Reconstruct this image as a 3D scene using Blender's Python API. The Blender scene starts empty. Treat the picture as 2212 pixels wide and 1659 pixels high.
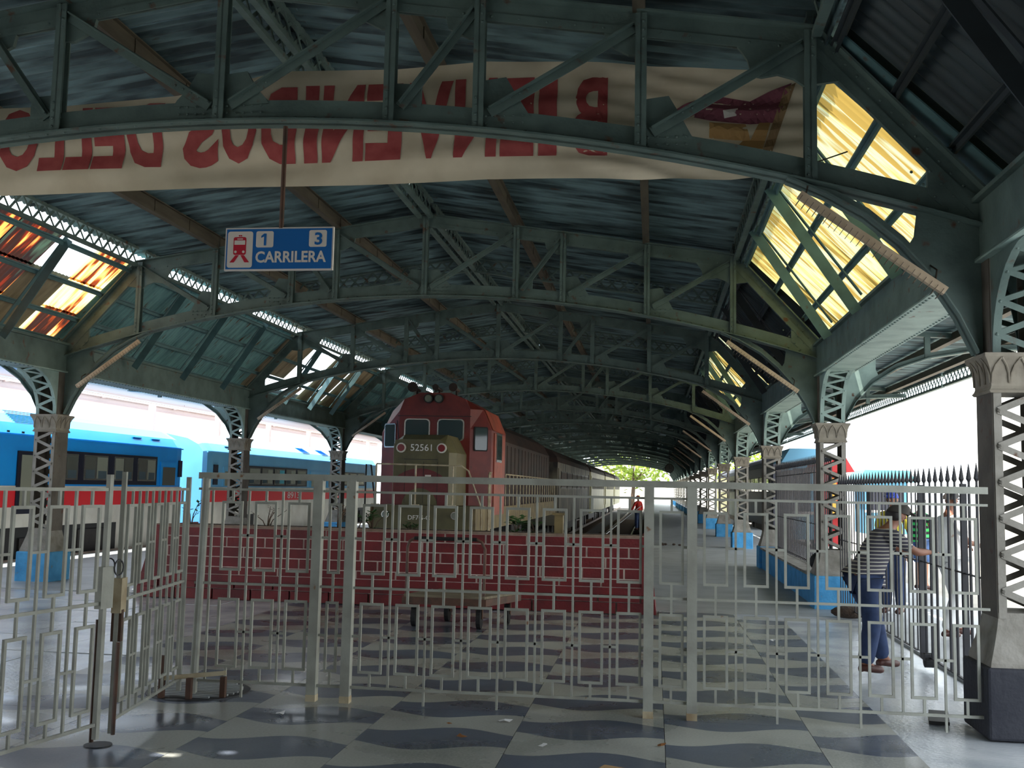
import bpy, bmesh, math, random
from math import sin, cos, pi, radians, sqrt
from mathutils import Vector, Matrix
random.seed(7)
SC = bpy.context.scene
COL = SC.collection
# ------------------------------------------------------------------ camera, sky, sun, exposure
cam = bpy.data.cameras.new('camera'); cam_o = bpy.data.objects.new('camera', cam); COL.objects.link(cam_o)
yaw, pitch, roll = radians(7.88010793), radians(5.72274865), radians(1.1637591)
Fw = Vector((-sin(yaw)*cos(pitch), cos(yaw)*cos(pitch), sin(pitch)))
R0 = Vector((cos(yaw), sin(yaw), 0)); U0 = R0.cross(Fw)
Rt = cos(roll)*R0 + sin(roll)*U0; Up = -sin(roll)*R0 + cos(roll)*U0
cam_o.matrix_world = Matrix(((Rt.x, Up.x, -Fw.x, 0), (Rt.y, Up.y, -Fw.y, 0), (Rt.z, Up.z, -Fw.z, 1.65), (0, 0, 0, 1)))
cam.sensor_width = 36; cam.lens = 2229.45/2212*36; cam.clip_end = 2000; cam.clip_start = .05
SC.camera = cam_o
W = bpy.data.worlds.new('sky'); SC.world = W; W.use_nodes = True
bg = W.node_tree.nodes['Background']; bg.inputs[0].default_value = (.86, .93, 1, 1); bg.inputs[1].default_value = 4.2
sun = bpy.data.lights.new('sun', 'SUN'); sun.energy = 14; sun.angle = radians(.6); sun.color = (1, .95, .86)
sun_o = bpy.data.objects.new('sun', sun); COL.objects.link(sun_o)
sun_o.rotation_euler = Vector((-.24, -.2, .95)).to_track_quat('Z', 'Y').to_euler()
SC.view_settings.view_transform = 'Standard'; SC.view_settings.look = 'None'
SC.view_settings.exposure = 0.0; SC.view_settings.gamma = 1; SC.view_settings.use_curve_mapping = False
SC.cycles.max_bounces = 7; SC.cycles.diffuse_bounces = 4; SC.cycles.glossy_bounces = 3
SC.cycles.transmission_bounces = 4; SC.cycles.transparent_max_bounces = 6; SC.cycles.use_denoising = True
SC.cycles.sample_clamp_indirect = 6

# ------------------------------------------------------------------ materials
def srgb(r, g, b): return tuple(((c/255)/12.92 if c/255 <= .04045 else ((c/255+.055)/1.055)**2.4) for c in (r, g, b))
def mat(name, c1, c2=None, scale=4, rough=.6, metal=0, bump=0, bscale=30, thr=(.4, .7), stretch=(1, 1, 1), space='Object', c3=None, thr3=(.62, .72), spec=.5):
    m = bpy.data.materials.new(name); m.use_nodes = True
    nt = m.node_tree; N = nt.nodes; L = nt.links; b = N['Principled BSDF']
    b.inputs['Roughness'].default_value = rough; b.inputs['Metallic'].default_value = metal
    b.inputs['Specular IOR Level'].default_value = spec
    b.inputs['Base Color'].default_value = (*c1, 1)
    m['col'] = c1
    if c2 is None and not bump: return m
    if space == 'World': src = N.new('ShaderNodeNewGeometry').outputs['Position']
    else: src = N.new('ShaderNodeTexCoord').outputs['Object']
    mp = N.new('ShaderNodeMapping'); mp.inputs['Scale'].default_value = stretch; L.new(src, mp.inputs[0])
    if c2:
        n = N.new('ShaderNodeTexNoise'); n.inputs['Scale'].default_value = scale; n.inputs['Detail'].default_value = 5
        L.new(mp.outputs[0], n.inputs['Vector'])
        cr = N.new('ShaderNodeValToRGB'); cr.color_ramp.elements[0].position = thr[0]; cr.color_ramp.elements[1].position = thr[1]
        cr.color_ramp.elements[0].color = (*c1, 1); cr.color_ramp.elements[1].color = (*c2, 1)
        L.new(n.outputs['Fac'], cr.inputs[0]); out = cr.outputs[0]
        if c3:
            n2 = N.new('ShaderNodeTexNoise'); n2.inputs['Scale'].default_value = scale*2.3; n2.inputs['Detail'].default_value = 6
            L.new(mp.outputs[0], n2.inputs['Vector'])
            r2 = N.new('ShaderNodeValToRGB'); r2.color_ramp.elements[0].position = thr3[0]; r2.color_ramp.elements[1].position = thr3[1]
            L.new(n2.outputs['Fac'], r2.inputs[0])
            mx = N.new('ShaderNodeMix'); mx.data_type = 'RGBA'; L.new(r2.outputs[0], mx.inputs[0]); L.new(out, mx.inputs[6]); mx.inputs[7].default_value = (*c3, 1)
            out = mx.outputs[2]
        L.new(out, b.inputs['Base Color'])
    if bump:
        n3 = N.new('ShaderNodeTexNoise'); n3.inputs['Scale'].default_value = bscale; L.new(mp.outputs[0], n3.inputs['Vector'])
        bp = N.new('ShaderNodeBump'); bp.inputs['Strength'].default_value = bump; bp.inputs['Distance'].default_value = .02
        L.new(n3.outputs['Fac'], bp.inputs['Height']); L.new(bp.outputs[0], b.inputs['Normal'])
    return m
M = {}
rust = srgb(95, 62, 42)
M['iron'] = mat('painted_iron', srgb(98, 117, 112), srgb(74, 92, 88), 3, .62, c3=rust, thr3=(.63, .74), bump=.15)
M['iron_light'] = mat('pale_painted_iron', srgb(150, 172, 164), srgb(120, 142, 136), 3, .6, c3=rust, thr3=(.66, .74), bump=.1)
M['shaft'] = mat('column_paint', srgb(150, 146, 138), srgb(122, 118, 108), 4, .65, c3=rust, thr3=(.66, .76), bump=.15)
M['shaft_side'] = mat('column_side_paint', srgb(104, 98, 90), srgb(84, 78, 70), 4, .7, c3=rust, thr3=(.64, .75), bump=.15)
M['capital'] = mat('capital_paint', srgb(150, 142, 128), srgb(124, 116, 104), 6, .7, bump=.2)
M['skirt'] = mat('whitewashed_skirt', srgb(150, 146, 138), srgb(112, 108, 98), 5, .8, bump=.3)
M['blue'] = mat('blue_painted_concrete', srgb(84, 168, 222), srgb(62, 144, 200), 5, .8, c3=srgb(120, 130, 130), thr3=(.68, .76), bump=.35)
M['darkblock'] = mat('dark_concrete', srgb(48, 50, 58), srgb(36, 38, 48), 5, .8, bump=.3)
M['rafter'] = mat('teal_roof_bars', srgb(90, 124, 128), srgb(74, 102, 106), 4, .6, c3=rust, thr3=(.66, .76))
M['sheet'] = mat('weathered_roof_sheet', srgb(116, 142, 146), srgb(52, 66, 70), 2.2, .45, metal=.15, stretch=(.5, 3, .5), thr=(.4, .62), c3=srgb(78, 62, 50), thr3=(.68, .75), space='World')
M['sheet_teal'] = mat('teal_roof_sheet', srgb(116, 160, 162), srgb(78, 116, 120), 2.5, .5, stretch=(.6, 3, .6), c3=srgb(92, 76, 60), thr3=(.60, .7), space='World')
M['sheet_dark'] = mat('shaded_roof_sheet', srgb(54, 66, 70), srgb(36, 44, 48), 2.2, .5, stretch=(.5, 3, .5), space='World')  # darker copy of the roof sheet, shade put into its colour
M['rafter_dark'] = mat('shaded_roof_bars', srgb(50, 58, 62), srgb(40, 46, 50), 4, .6)  # darker copy of the roof bars, coloured as if in shade
M['sheet_tan'] = mat('tan_roof_sheet', srgb(165, 150, 122), srgb(122, 108, 86), 2.5, .6, stretch=(.6, 3, .6), space='World')
M['purlin'] = mat('brown_purlin', srgb(92, 84, 70), srgb(68, 60, 50), 3, .7, stretch=(3, .5, 3), space='World')
M['white_rail'] = mat('white_fence_paint', srgb(166, 168, 158), srgb(142, 142, 133), 5, .5, c3=srgb(130, 92, 62), thr3=(.70, .76), bump=.1)
M['black_iron'] = mat('black_fence_iron', srgb(44, 44, 50), srgb(30, 30, 34), 5, .5)
M['brick'] = mat('red_painted_brick', srgb(112, 26, 30), srgb(86, 18, 24), 3, .6, c3=srgb(70, 30, 28), thr3=(.64, .76), bump=.25, space='World')
M['mortar'] = mat('pale_mortar', srgb(206, 190, 180), srgb(178, 158, 150), 8, .85)
M['coping'] = mat('worn_coping', srgb(140, 120, 105), srgb(112, 90, 76), 5, .85, bump=.3)
M['concrete'] = mat('platform_concrete', srgb(162, 166, 168), srgb(138, 142, 144), 1.5, .45, space='World', bump=.1)
M['ballast'] = mat('dark_ballast', srgb(62, 58, 54), srgb(34, 32, 30), 9, .95, bump=1, bscale=25, space='World')
M['ground'] = mat('sunny_ground', srgb(196, 190, 178), srgb(168, 162, 150), .6, .9, space='World')
M['rail_steel'] = mat('rail_steel', srgb(120, 100, 84), srgb(80, 62, 50), 5, .4, metal=.6)
M['wheel_steel'] = mat('dark_steel', srgb(42, 38, 36), srgb(26, 24, 24), 5, .6)
M['red_loco'] = mat('faded_red_paint', srgb(122, 44, 38), srgb(96, 34, 32), 2.5, .5, c3=srgb(88, 44, 36), thr3=(.62, .78))
M['orange_loco'] = mat('faded_orange_paint', srgb(160, 76, 58), srgb(124, 58, 46), 2, .5, c3=srgb(92, 62, 48), thr3=(.58, .74))
M['hood_loco'] = mat('dark_brown_hood', srgb(60, 40, 33), srgb(24, 20, 19), 1.2, .65, stretch=(1, .6, 2), space='World')  # brown with near-black patches
M['olive'] = mat('olive_yellow_paint', srgb(96, 90, 58), srgb(78, 74, 48), 3, .55)
M['sill'] = mat('beige_sill_paint', srgb(128, 112, 74), srgb(90, 76, 54), 3, .6)
M['pink'] = mat('faded_pink_paint', srgb(112, 46, 46), srgb(92, 38, 38), 4, .6)
M['white'] = mat('white_paint', srgb(232, 230, 222))
M['offwhite'] = mat('rail_offwhite', srgb(190, 178, 150), srgb(150, 130, 100), 6, .6)
M['black'] = mat('black_paint', srgb(22, 22, 24), rough=.5)
M['rubber'] = mat('gasket_rubber', srgb(20, 20, 22), rough=.7)
M['chrome'] = mat('lamp_rim', srgb(180, 180, 176), rough=.25, metal=.9)
M['lens'] = mat('lamp_lens', srgb(150, 160, 150), rough=.08, metal=.6)
M['bluetrain'] = mat('blue_train_paint', srgb(18, 160, 245), srgb(22, 150, 236), 1, .35)
M['bluetrain2'] = mat('pale_blue_train_paint', srgb(118, 192, 234), srgb(106, 180, 226), 1, .35)
M['redstripe'] = mat('red_stripe_paint', srgb(236, 44, 54), rough=.4)
M['whitetrain'] = mat('white_train_paint', srgb(222, 218, 206), srgb(204, 198, 184), 2, .45)
M['navy'] = mat('navy_window_surround', srgb(22, 24, 44), rough=.4)
M['seat'] = mat('dark_seat_fabric', srgb(70, 84, 90), rough=.8)
M['coach'] = mat('weathered_coach_paint', srgb(112, 106, 90), srgb(44, 40, 37), 1.3, .6, stretch=(1, 2, .5), thr=(.42, .6), space='World')
M['coach_cream'] = mat('cream_coach_paint', srgb(206, 200, 150), srgb(180, 174, 130), 1.3, .5, space='World')
M['dark_coach'] = mat('dark_coach_paint', srgb(36, 38, 56), srgb(24, 26, 40), 1.3, .5)
M['leaf'] = mat('leaf_green', srgb(62, 100, 50), srgb(40, 74, 36), 6, .6)
M['leaf_bright'] = mat('sunlit_foliage', srgb(150, 170, 60), srgb(110, 140, 44), 3, .6)
M['stem'] = mat('plant_stem', srgb(80, 62, 46), rough=.8)
M['soil'] = mat('planter_soil', srgb(66, 52, 42), srgb(44, 36, 30), 12, .95, bump=1)
M['wood'] = mat('worn_deck_wood', srgb(122, 112, 92), srgb(92, 82, 66), 8, .8, stretch=(.3, 3, 1))
M['trolley'] = mat('rusty_trolley_steel', srgb(92, 62, 48), srgb(62, 48, 40), 8, .6)
M['cloth'] = mat('banner_cloth', srgb(226, 213, 188), srgb(210, 196, 170), 3, .9, space='Object')
M['redprint'] = mat('banner_red_print', srgb(184, 90, 88), srgb(164, 68, 70), 7, .9)
M['purple'] = mat('banner_purple_print', srgb(138, 78, 92), rough=.9)
M['gold'] = mat('banner_gold_print', srgb(190, 150, 96), rough=.9)
M['brownprint'] = mat('banner_brown_print', srgb(150, 122, 88), rough=.9)
M['signblue'] = mat('sign_blue', srgb(0, 100, 175), rough=.45)
M['signred'] = mat('sign_red', srgb(190, 20, 50), rough=.45)
M['signwhite'] = mat('sign_white', srgb(222, 214, 206), rough=.5)
M['tube'] = mat('lamp_batten', srgb(196, 176, 150), srgb(168, 146, 120), 5, .5)
M['wirecol'] = mat('guard_wire', srgb(90, 80, 70), rough=.5, metal=.5)
M['skin'] = mat('brown_skin', srgb(128, 82, 60), rough=.55)
M['skin_light'] = mat('tan_skin', srgb(176, 122, 92), rough=.55)
M['hair'] = mat('dark_hair', srgb(26, 20, 18), rough=.6)
M['jeans'] = mat('blue_denim', srgb(38, 56, 92), srgb(26, 42, 74), 12, .85)
M['jeans_light'] = mat('light_denim', srgb(84, 112, 160), srgb(64, 92, 140), 12, .85)
M['whitecloth'] = mat('white_clothes', srgb(228, 228, 226), rough=.85)
M['shoe'] = mat('brown_leather', srgb(72, 38, 30), rough=.45)
M['redcloth'] = mat('red_shirt_cloth', srgb(190, 44, 36), rough=.85)
M['yellowcloth'] = mat('yellow_cloth', srgb(190, 176, 50), rough=.85)
M['capblue'] = mat('blue_cap_cloth', srgb(50, 70, 160), rough=.85)
M['capdark'] = mat('dark_cap_cloth', srgb(62, 58, 54), rough=.85)
M['paper'] = mat('white_paper', srgb(225, 225, 225), rough=.8)
M['cardboard'] = mat('cardboard', srgb(176, 142, 100), rough=.85)
M['dryleaf'] = mat('dry_leaf', srgb(140, 92, 50), rough=.7)
M['canopy_white'] = mat('shaded_white_steel', srgb(176, 160, 158), rough=.6)  # white steel darkened so its colour carries the underside shade
M['building'] = mat('white_stucco', srgb(240, 238, 230), srgb(226, 222, 212), 1, .8)
M['kioskblue'] = mat('kiosk_blue', srgb(96, 156, 190), rough=.6)
M['kioskred'] = mat('kiosk_red', srgb(170, 30, 36), rough=.6)
M['kioskyellow'] = mat('kiosk_yellow', srgb(230, 190, 70), rough=.6)
M['turq'] = mat('turquoise_band', srgb(90, 180, 196), rough=.6)
M['stucco_wall'] = mat('back_wall_plaster', srgb(120, 112, 96), srgb(96, 90, 78), 1, .9)
M['bag'] = mat('black_bag_nylon', srgb(26, 26, 28), rough=.7)
def striped(name, ca, cb, period, frac, axis='Z', warp=0):
    m = bpy.data.materials.new(name); m.use_nodes = True; N = m.node_tree.nodes; L = m.node_tree.links; b = N['Principled BSDF']
    b.inputs['Roughness'].default_value = .85
    tc = N.new('ShaderNodeTexCoord'); s = N.new('ShaderNodeSeparateXYZ'); L.new(tc.outputs['Object'], s.inputs[0])
    d = N.new('ShaderNodeMath'); d.operation = 'DIVIDE'; d.inputs[1].default_value = period; L.new(s.outputs[axis], d.inputs[0])
    f = N.new('ShaderNodeMath'); f.operation = 'FRACT'; L.new(d.outputs[0], f.inputs[0])
    g = N.new('ShaderNodeMath'); g.operation = 'LESS_THAN'; g.inputs[1].default_value = frac; L.new(f.outputs[0], g.inputs[0])
    mx = N.new('ShaderNodeMix'); mx.data_type = 'RGBA'; mx.inputs[6].default_value = (*ca, 1); mx.inputs[7].default_value = (*cb, 1)
    L.new(g.outputs[0], mx.inputs[0]); L.new(mx.outputs[2], b.inputs['Base Color']); return m
M['stripes'] = striped('grey_striped_knit', srgb(62, 60, 72), srgb(176, 172, 160), .034, .28)
M['greenstripes'] = striped('green_striped_knit', srgb(26, 34, 34), srgb(70, 220, 110), .11, .5)
M['awning'] = striped('striped_stall_goods', srgb(206, 60, 50), srgb(226, 176, 80), .5, .5, 'X')
def glass(name, col, rough=.08, mixc=.5):
    m = bpy.data.materials.new(name); m.use_nodes = True; N = m.node_tree.nodes; L = m.node_tree.links
    b = N['Principled BSDF']; b.inputs['Base Color'].default_value = (*col, 1); b.inputs['Roughness'].default_value = rough
    t = N.new('ShaderNodeBsdfTransparent'); t.inputs[0].default_value = (.75, .8, .8, 1); mx = N.new('ShaderNodeMixShader'); mx.inputs[0].default_value = mixc
    L.new(t.outputs[0], mx.inputs[1]); L.new(b.outputs[0], mx.inputs[2]); L.new(mx.outputs[0], N['Material Output'].inputs[0]); return m
M['glass'] = glass('cab_glass', srgb(70, 84, 84), .06, .55)
M['glass_train'] = glass('train_glass', srgb(120, 130, 130), .1, .45)
M['glass_frost'] = glass('frosted_glass', srgb(150, 156, 146), .4, .92)
def translucent(name, stops, scale, stretch, opq=None, tw=.8, ramp_mode='LINEAR'):
    m = bpy.data.materials.new(name); m.use_nodes = True; N = m.node_tree.nodes; L = m.node_tree.links
    N.remove(N['Principled BSDF'])
    g = N.new('ShaderNodeNewGeometry'); oi = N.new('ShaderNodeObjectInfo')
    mp = N.new('ShaderNodeMapping'); mp.inputs['Scale'].default_value = stretch; L.new(g.outputs['Position'], mp.inputs[0])
    ad = N.new('ShaderNodeVectorMath'); ad.operation = 'ADD'; L.new(mp.outputs[0], ad.inputs[0]); L.new(oi.outputs['Random'], ad.inputs[1])
    n = N.new('ShaderNodeTexNoise'); n.inputs['Scale'].default_value = scale; n.inputs['Detail'].default_value = 3; L.new(mp.outputs[0], n.inputs['Vector'])
    mm = N.new('ShaderNodeMath'); mm.operation = 'MULTIPLY_ADD'; mm.inputs[1].default_value = .22; L.new(oi.outputs['Random'], mm.inputs[0]); L.new(n.outputs['Fac'], mm.inputs[2])
    cr = N.new('ShaderNodeValToRGB'); cr.color_ramp.interpolation = ramp_mode
    els = cr.color_ramp.elements
    while len(els) < len(stops): els.new(.5)
    for e, (p, c) in zip(els, stops): e.position = p; e.color = (*c, 1)
    L.new(mm.outputs[0], cr.inputs[0])
    t = N.new('ShaderNodeBsdfTranslucent'); d = N.new('ShaderNodeBsdfDiffuse'); mx = N.new('ShaderNodeMixShader'); mx.inputs[0].default_value = 1-tw
    L.new(cr.outputs[0], t.inputs[0]); L.new(cr.outputs[0], d.inputs[0])
    L.new(t.outputs[0], mx.inputs[1]); L.new(d.outputs[0], mx.inputs[2]); L.new(mx.outputs[0], N['Material Output'].inputs[0]); return m
Yl = srgb(236, 226, 140); Yo = srgb(214, 178, 92); Yp = srgb(232, 238, 196)
def dim(c, k): return tuple(v*k for v in c)
M['fibre'] = translucent('yellow_fibreglass_sheet', [(.42, dim(srgb(112, 96, 46), .36)), (.50, dim(Yo, .31)), (.57, dim(Yl, .34)), (.66, dim(Yp, .36)), (.74, dim(Yo, .30))], 4.0, (.18, 2.8, .18), tw=.85)
M['stained'] = translucent('stained_fibreglass_sheet', [(.0, (.012, .012, .012)), (.50, (.02, .008, .006)), (.57, (.12, .02, .006)), (.61, (.42, .16, .04)), (.66, (.46, .33, .13)), (.8, (.46, .42, .24))], 1.9, (.45, 3.0, .45), tw=.85)
M['stained_dark'] = translucent('dark_stained_fibreglass_sheet', [(.0, (.03, .06, .04)), (.42, (.03, .05, .035)), (.52, (.012, .008, .008)), (.64, (.02, .008, .006)), (.70, (.10, .012, .006)), (.76, (.5, .22, .05))], 1.9, (.45, 3.0, .45), tw=.75)
M['glass_dark'] = glass('dark_cab_glass', srgb(64, 78, 78), .05, .97)
M['lens_red'] = mat('red_lens', srgb(120, 24, 34), rough=.2)
M['glass_grey'] = mat('grey_train_pane', srgb(96, 96, 88), rough=.15)
M['pane_light'] = mat('pale_train_pane', srgb(146, 146, 130), rough=.2)
# terrazzo with wavy inlaid bands
def terrazzo():
    m = bpy.data.materials.new('wavy_banded_terrazzo'); m.use_nodes = True; N = m.node_tree.nodes; L = m.node_tree.links; b = N['Principled BSDF']
    g = N.new('ShaderNodeNewGeometry'); s = N.new('ShaderNodeSeparateXYZ'); L.new(g.outputs['Position'], s.inputs[0])
    def mth(op, a, bb=None, c=None):
        n = N.new('ShaderNodeMath'); n.operation = op
        for i, v in enumerate((a, bb, c)):
            if v is None: continue
            if isinstance(v, (int, float)): n.inputs[i].default_value = v
            else: L.new(v, n.inputs[i])
        return n.outputs[0]
    u = mth('ADD', s.outputs['X'], .915)
    k = mth('FLOOR', u)
    fr = mth('FRACT', u)
    half = mth('MULTIPLY', k, pi)
    wave = mth('SINE', mth('MULTIPLY', fr, 2*pi))
    ph = mth('ADD', mth('MULTIPLY', mth('ADD', s.outputs['Y'], -.58), 2*pi/.93), half)
    ph = mth('MULTIPLY_ADD', wave, .38, ph)
    val = mth('SINE', ph)
    thr = mth('MULTIPLY', mth('COSINE', mth('MULTIPLY', fr, 2*pi)), .45)
    dark = mth('GREATER_THAN', val, thr)
    nz = N.new('ShaderNodeTexNoise'); nz.inputs['Scale'].default_value = 60; nz.inputs['Detail'].default_value = 4; L.new(g.outputs['Position'], nz.inputs['Vector'])
    nb = N.new('ShaderNodeTexNoise'); nb.inputs['Scale'].default_value = 1.1; nb.inputs['Detail'].default_value = 5; L.new(g.outputs['Position'], nb.inputs['Vector'])
    mx = N.new('ShaderNodeMix'); mx.data_type = 'RGBA'; mx.inputs[6].default_value = (*srgb(166, 168, 162), 1); mx.inputs[7].default_value = (*srgb(94, 102, 116), 1); L.new(dark, mx.inputs[0])
    m2 = N.new('ShaderNodeMix'); m2.data_type = 'RGBA'; m2.blend_type = 'MULTIPLY'; m2.inputs[0].default_value = 1; L.new(mx.outputs[2], m2.inputs[6])
    cr = N.new('ShaderNodeValToRGB'); cr.color_ramp.elements[0].position = .3; cr.color_ramp.elements[0].color = (.62, .62, .62, 1); cr.color_ramp.elements[1].position = .6; cr.color_ramp.elements[1].color = (1.1, 1.1, 1.1, 1)
    av = mth('MULTIPLY_ADD', nb.outputs['Fac'], .6, mth('MULTIPLY', nz.outputs['Fac'], .4)); L.new(av, cr.inputs[0]); L.new(cr.outputs[0], m2.inputs[7])
    L.new(m2.outputs[2], b.inputs['Base Color'])
    rr = mth('MULTIPLY_ADD', nb.outputs['Fac'], .9, -.14); L.new(rr, b.inputs['Roughness'])
    return m
M['terrazzo'] = terrazzo()
M['slab'] = mat('worn_paving_slab', srgb(204, 208, 212), srgb(158, 166, 174), 1.6, .24, space='World', c3=srgb(84, 84, 80), thr3=(.66, .8), bump=.15)

# ------------------------------------------------------------------ mesh helpers
class MB:
    def __init__(s): s.v = []; s.f = []
    def add(s, vs, fs):
        n = len(s.v); s.v += [tuple(v) for v in vs]; s.f += [tuple(i+n for i in f) for f in fs]; return s
    def box(s, x0, x1, y0, y1, z0, z1):
        return s.add([(x0,y0,z0),(x1,y0,z0),(x1,y1,z0),(x0,y1,z0),(x0,y0,z1),(x1,y0,z1),(x1,y1,z1),(x0,y1,z1)],
                     [(0,3,2,1),(4,5,6,7),(0,1,5,4),(1,2,6,5),(2,3,7,6),(3,0,4,7)])
    def beam(s, p, q, w, h, up=(0, 0, 1), off=(0, 0)):
        p = Vector(p); q = Vector(q); d = (q-p).normalized(); up = Vector(up)
        x = d.cross(up)
        if x.length < 1e-4: x = d.cross(Vector((1, 0, 0)))
        x.normalize(); z = x.cross(d)
        vs = []
        for o in (p, q):
            for a, b in ((-1,-1),(1,-1),(1,1),(-1,1)): vs.append(o + x*(a*w/2+off[0]) + z*(b*h/2+off[1]))
        return s.add(vs, [(0,1,2,3),(7,6,5,4),(0,4,5,1),(1,5,6,2),(2,6,7,3),(3,7,4,0)])
    def tube(s, pts, r, n=8, cap=True):
        pts = [Vector(p) for p in pts]; rings = []
        R = r if isinstance(r, (list, tuple)) else [r]*len(pts)
        ref = None
        for i, p in enumerate(pts):
            d = (pts[min(i+1, len(pts)-1)]-pts[max(i-1, 0)]).normalized()
            if ref is None:
                ref = d.cross(Vector((0, 0, 1)))
                if ref.length < .1: ref = Vector((1, 0, 0))
            ref = (ref - d*ref.dot(d)).normalized(); b = d.cross(ref)
            rings.append([p + (ref*cos(2*pi*k/n)+b*sin(2*pi*k/n))*R[i] for k in range(n)])
        vs = [v for rg in rings for v in rg]; fs = []
        for i in range(len(pts)-1):
            for k in range(n):
                a = i*n+k; b2 = i*n+(k+1) % n; fs.append((a, a+n, b2+n, b2))
        if cap: fs.append(tuple(range(n))); fs.append(tuple(reversed(range((len(pts)-1)*n, len(pts)*n))))
        return s.add(vs, fs)
    def prism(s, pts, f0, f1):
        """pts 2D outline; f0, f1 map (a,b)->3D for the two faces"""
        n = len(pts); vs = [f0(*p) for p in pts]+[f1(*p) for p in pts]
        return s.add(vs, [tuple(range(n)), tuple(reversed(range(n, 2*n)))]+[(i, i+n, (i+1) % n+n, (i+1) % n) for i in range(n)])
    def xz(s, pts, y0, y1): return s.prism(pts, lambda a, b: (a, y0, b), lambda a, b: (a, y1, b))
    def yz(s, pts, x0, x1): return s.prism(pts, lambda a, b: (x0, a, b), lambda a, b: (x1, a, b))
    def xy(s, pts, z0, z1): return s.prism(pts, lambda a, b: (a, b, z0), lambda a, b: (a, b, z1))
    def dome(s, p, nrm, r, n=6):
        p = Vector(p); d = Vector(nrm).normalized(); a = d.cross(Vector((.3, .5, .8))).normalized(); b = d.cross(a)
        vs = [p+(a*cos(2*pi*k/n)+b*sin(2*pi*k/n))*r for k in range(n)]+[p+(a*cos(2*pi*k/n)+b*sin(2*pi*k/n))*r*.72+d*r*.5 for k in range(n)]+[p+d*r*.75]
        return s.add(vs, [(k, (k+1) % n, n+(k+1) % n, n+k) for k in range(n)]+[(n+k, n+(k+1) % n, 2*n) for k in range(n)])
    def sphere(s, c, r, n=10, m=6, sq=(1, 1, 1), z0=-1.0):
        vs = []; fs = []
        for j in range(m+1):
            t = math.acos(max(-1, min(1, 1-(1-z0)*j/m))) if z0 > -1 else pi*j/m
            for k in range(n): vs.append((c[0]+r*sq[0]*sin(t)*cos(2*pi*k/n), c[1]+r*sq[1]*sin(t)*sin(2*pi*k/n), c[2]+r*sq[2]*cos(t)))
        for j in range(m):
            for k in range(n): fs.append((j*n+k, (j+1)*n+k, (j+1)*n+(k+1) % n, j*n+(k+1) % n))
        return s.add(vs, fs)
    def build(s, name, m, parent=None, smooth=False, loc=None, **kw):
        me = bpy.data.meshes.new(name); me.from_pydata(s.v, [], s.f); me.materials.append(m if not isinstance(m, str) else M[m])
        me.validate()
        bm = bmesh.new(); bm.from_mesh(me); bmesh.ops.recalc_face_normals(bm, faces=bm.faces); bm.to_mesh(me); bm.free()
        if smooth:
            for p in me.polygons: p.use_smooth = True
        return link(name, me, parent, loc, **kw)
def link(name, me, parent=None, loc=None, rot=None, **kw):
    o = bpy.data.objects.new(name, me); COL.objects.link(o)
    if parent: o.parent = parent
    if loc: o.location = loc
    if rot: o.rotation_euler = rot
    for k, v in kw.items(): o[k] = v
    return o
def thing(name, label, cat, loc=(0, 0, 0), rz=0, group=None):
    o = bpy.data.objects.new(name, None); COL.objects.link(o); o.location = loc; o.rotation_euler = (0, 0, rz)
    o.empty_display_size = .1; tag(o, label, cat, group); return o
def tag(o, label, cat, group=None):
    o['label'] = label; o['category'] = cat
    if group: o['group'] = group
    return o
def struct(name, loc=(0, 0, 0), label=None):
    o = bpy.data.objects.new(name, None); COL.objects.link(o); o.location = loc; o['kind'] = 'structure'
    if label: o['label'] = label
    return o
def dup(root, loc=None, rz=None, label=None, parent=None, group=None, sx=None):
    r = root.copy(); COL.objects.link(r)
    if parent is not None: r.parent = parent
    if loc is not None: r.location = loc
    if rz is not None: r.rotation_euler = (0, 0, rz)
    if label: r['label'] = label
    if group: r['group'] = group
    for ch in root.children: dup(ch, parent=r)
    return r
ORD = ['', 'first', 'second', 'third', 'fourth', 'fifth', 'sixth', 'seventh', 'eighth', 'ninth', 'tenth', 'eleventh', 'twelfth', 'thirteenth', 'fourteenth', 'fifteenth', 'sixteenth', 'seventeenth']
def text_obj(name, s, size, m, parent, mtx, extrude=.002, offset=0, fit=None, **kw):
    cu = bpy.data.curves.new(name, 'FONT'); cu.body = s; cu.size = size; cu.extrude = extrude; cu.offset = offset; cu.align_x = 'CENTER'; cu.align_y = 'CENTER'; cu.resolution_u = 3
    t = bpy.data.objects.new(name, cu); COL.objects.link(t); bpy.context.view_layer.update()
    me = bpy.data.meshes.new_from_object(t.evaluated_get(bpy.context.evaluated_depsgraph_get()))
    bpy.data.objects.remove(t); bpy.data.curves.remove(cu)
    xs = [v.co.x for v in me.vertices]; ys = [v.co.y for v in me.vertices]; cx = (min(xs)+max(xs))/2; cy = (min(ys)+max(ys))/2
    wx = max(xs)-min(xs); wy = max(ys)-min(ys)
    kx = fit[0]/wx if fit and fit[0] else 1; ky = fit[1]/wy if fit and fit[1] else kx
    if fit and not fit[0]: kx = ky
    for v in me.vertices: v.co = mtx @ Vector(((v.co.x-cx)*kx, (v.co.y-cy)*ky, v.co.z))
    me.materials.clear(); me.materials.append(M[m]); me.name = name
    return link(name, me, parent, **kw)
FRONT = Matrix(((1,0,0,0),(0,0,-1,0),(0,1,0,0),(0,0,0,1)))   # text facing -Y

# ------------------------------------------------------------------ hall dimensions
XC = -3.62; HX = 6.22; BAY = 7.842; Y1 = 7.99
def rowY(n): return Y1+(n-1)*BAY
NR = 16
def zb(o): return 4.63-.0268*o*o
def zt(o):
    o = abs(o); return 5.97-.148*o if o <= 4.87 else 5.25-(o-4.87)*1.094
def zs(o): return 5.97-.148*abs(o)+.22
END = rowY(NR)

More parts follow.
